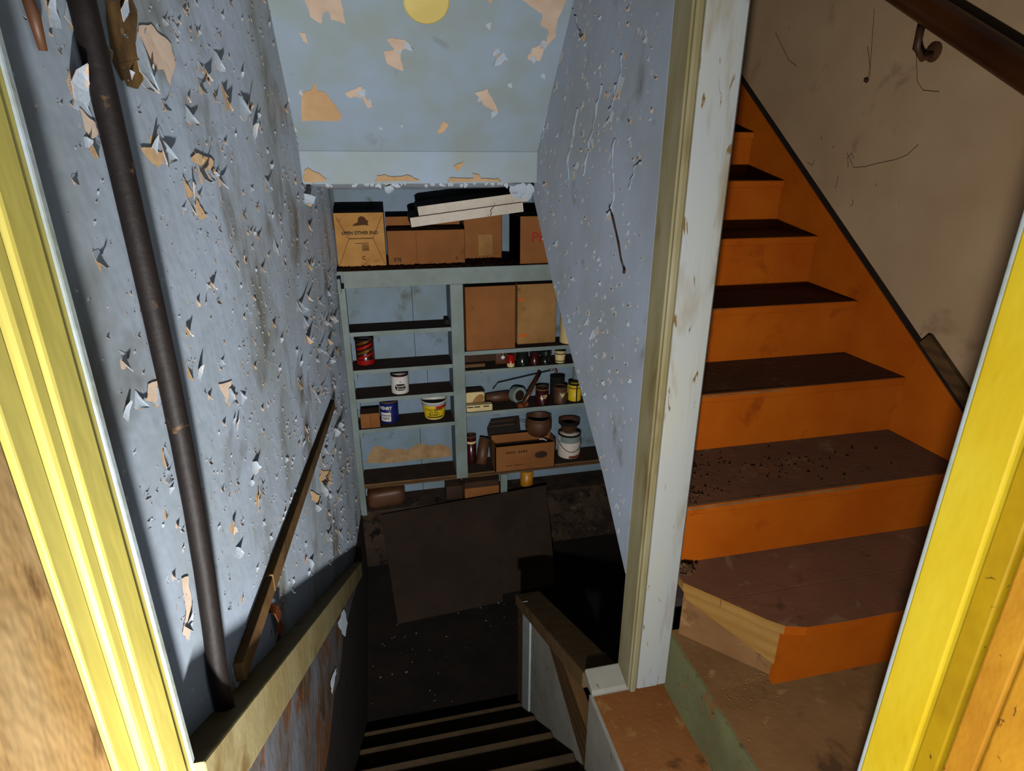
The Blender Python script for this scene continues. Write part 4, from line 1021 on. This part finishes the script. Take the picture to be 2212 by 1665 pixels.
crumbs('landing_grit', 'sawdust and grit around the foot of the cut step corner', 'grit', [((.86, 1.0, ZL), .05, .012), ((.80, .95, ZL), .05, .05)], M_barewood, 7, .0015, .004, 120)
crumbs('shelf_flakes', 'paint crumbs lying on the lowest left shelf board', 'debris', [((.05, 3.62, ZBOT), .12, .04), ((.2, 3.6, ZBOT), .1, .05)], M_dust, 9, .004, .012, 90)
mb = MB(); rnd = random.Random(2)
for _ in range(26):
    zz = rnd.uniform(-.95, -.70); mb.obox((-.2005+rnd.uniform(0, .004), .444+rnd.uniform(0, .006), zz), (.006*rnd.random()+.002, .004, .002), (0, .006, 0), (rnd.uniform(-.004, .004), .002, .008))
tag(mb.build('splinters', M_rust), 'rusty splinters stuck to the foot of the left yellow door lining', 'splinters', kind='stuff')
def web(parent, plane, pts, r=.0008, name='cobweb_strand'):
    p0, n = Vector(plane[0]), Vector(plane[1]).normalized()
    MB().tube([atP(x, y, p0, n)+n*.002 for x, y in pts], r, 5).build(name, M_web, parent)
RWP = ((XR, 0, 0), (-1, 0, 0))
for pts in ([(1830, 330), (1840, 350), (1845, 362), (1870, 360), (1900, 352), (1935, 345), (1960, 335), (1985, 312)], [(1833, 362), (1832, 340), (1840, 331), (1845, 342)], [(1676, 70), (1690, 100), (1705, 130), (1722, 143)],
            [(1980, 110), (1982, 150), (1982, 175), (1995, 195), (2030, 198)], [(1843, 430), (1843, 442), (1837, 446)], [(1812, 378), (1808, 402), (1805, 406)], [(1875, 100), (1880, 140), (1876, 170)], [(1890, 20), (1884, 100), (1880, 165)], [(1745, 350), (1755, 358), (1760, 345)], [(1775, 295), (1776, 302)]):
    web(wr, RWP, pts)
MB().lathe(atP(1873, 173, *RWP), [(.0001, .012), (.006, .009), (.009, .002), (.009, 0)], 8, axis=(-1, 0, 0)).build('dirt_spot', M_web, wr)
s_pts = [(1316, 447), (1322, 468), (1330, 500), (1336, 530), (1341, 560), (1348, 585)]
mb = MB(); mb.tube([atX(x, y, XB-.006-.004*(i % 2)) for i, (x, y) in enumerate(s_pts)], .0022, 6)
e = atX(1348, 585, XB-.008); mb.lathe(e-Vector((0, 0, .008)), [(.0001, 0), (.004, .003), (.004, .010), (.0001, .013)], 8)
tag(mb.build('dangling_string', M_web), 'dark dusty string dangling down the blue partition wall', 'string')

for o_ in bpy.data.objects:
    if '_at' in o_: del o_['_at']
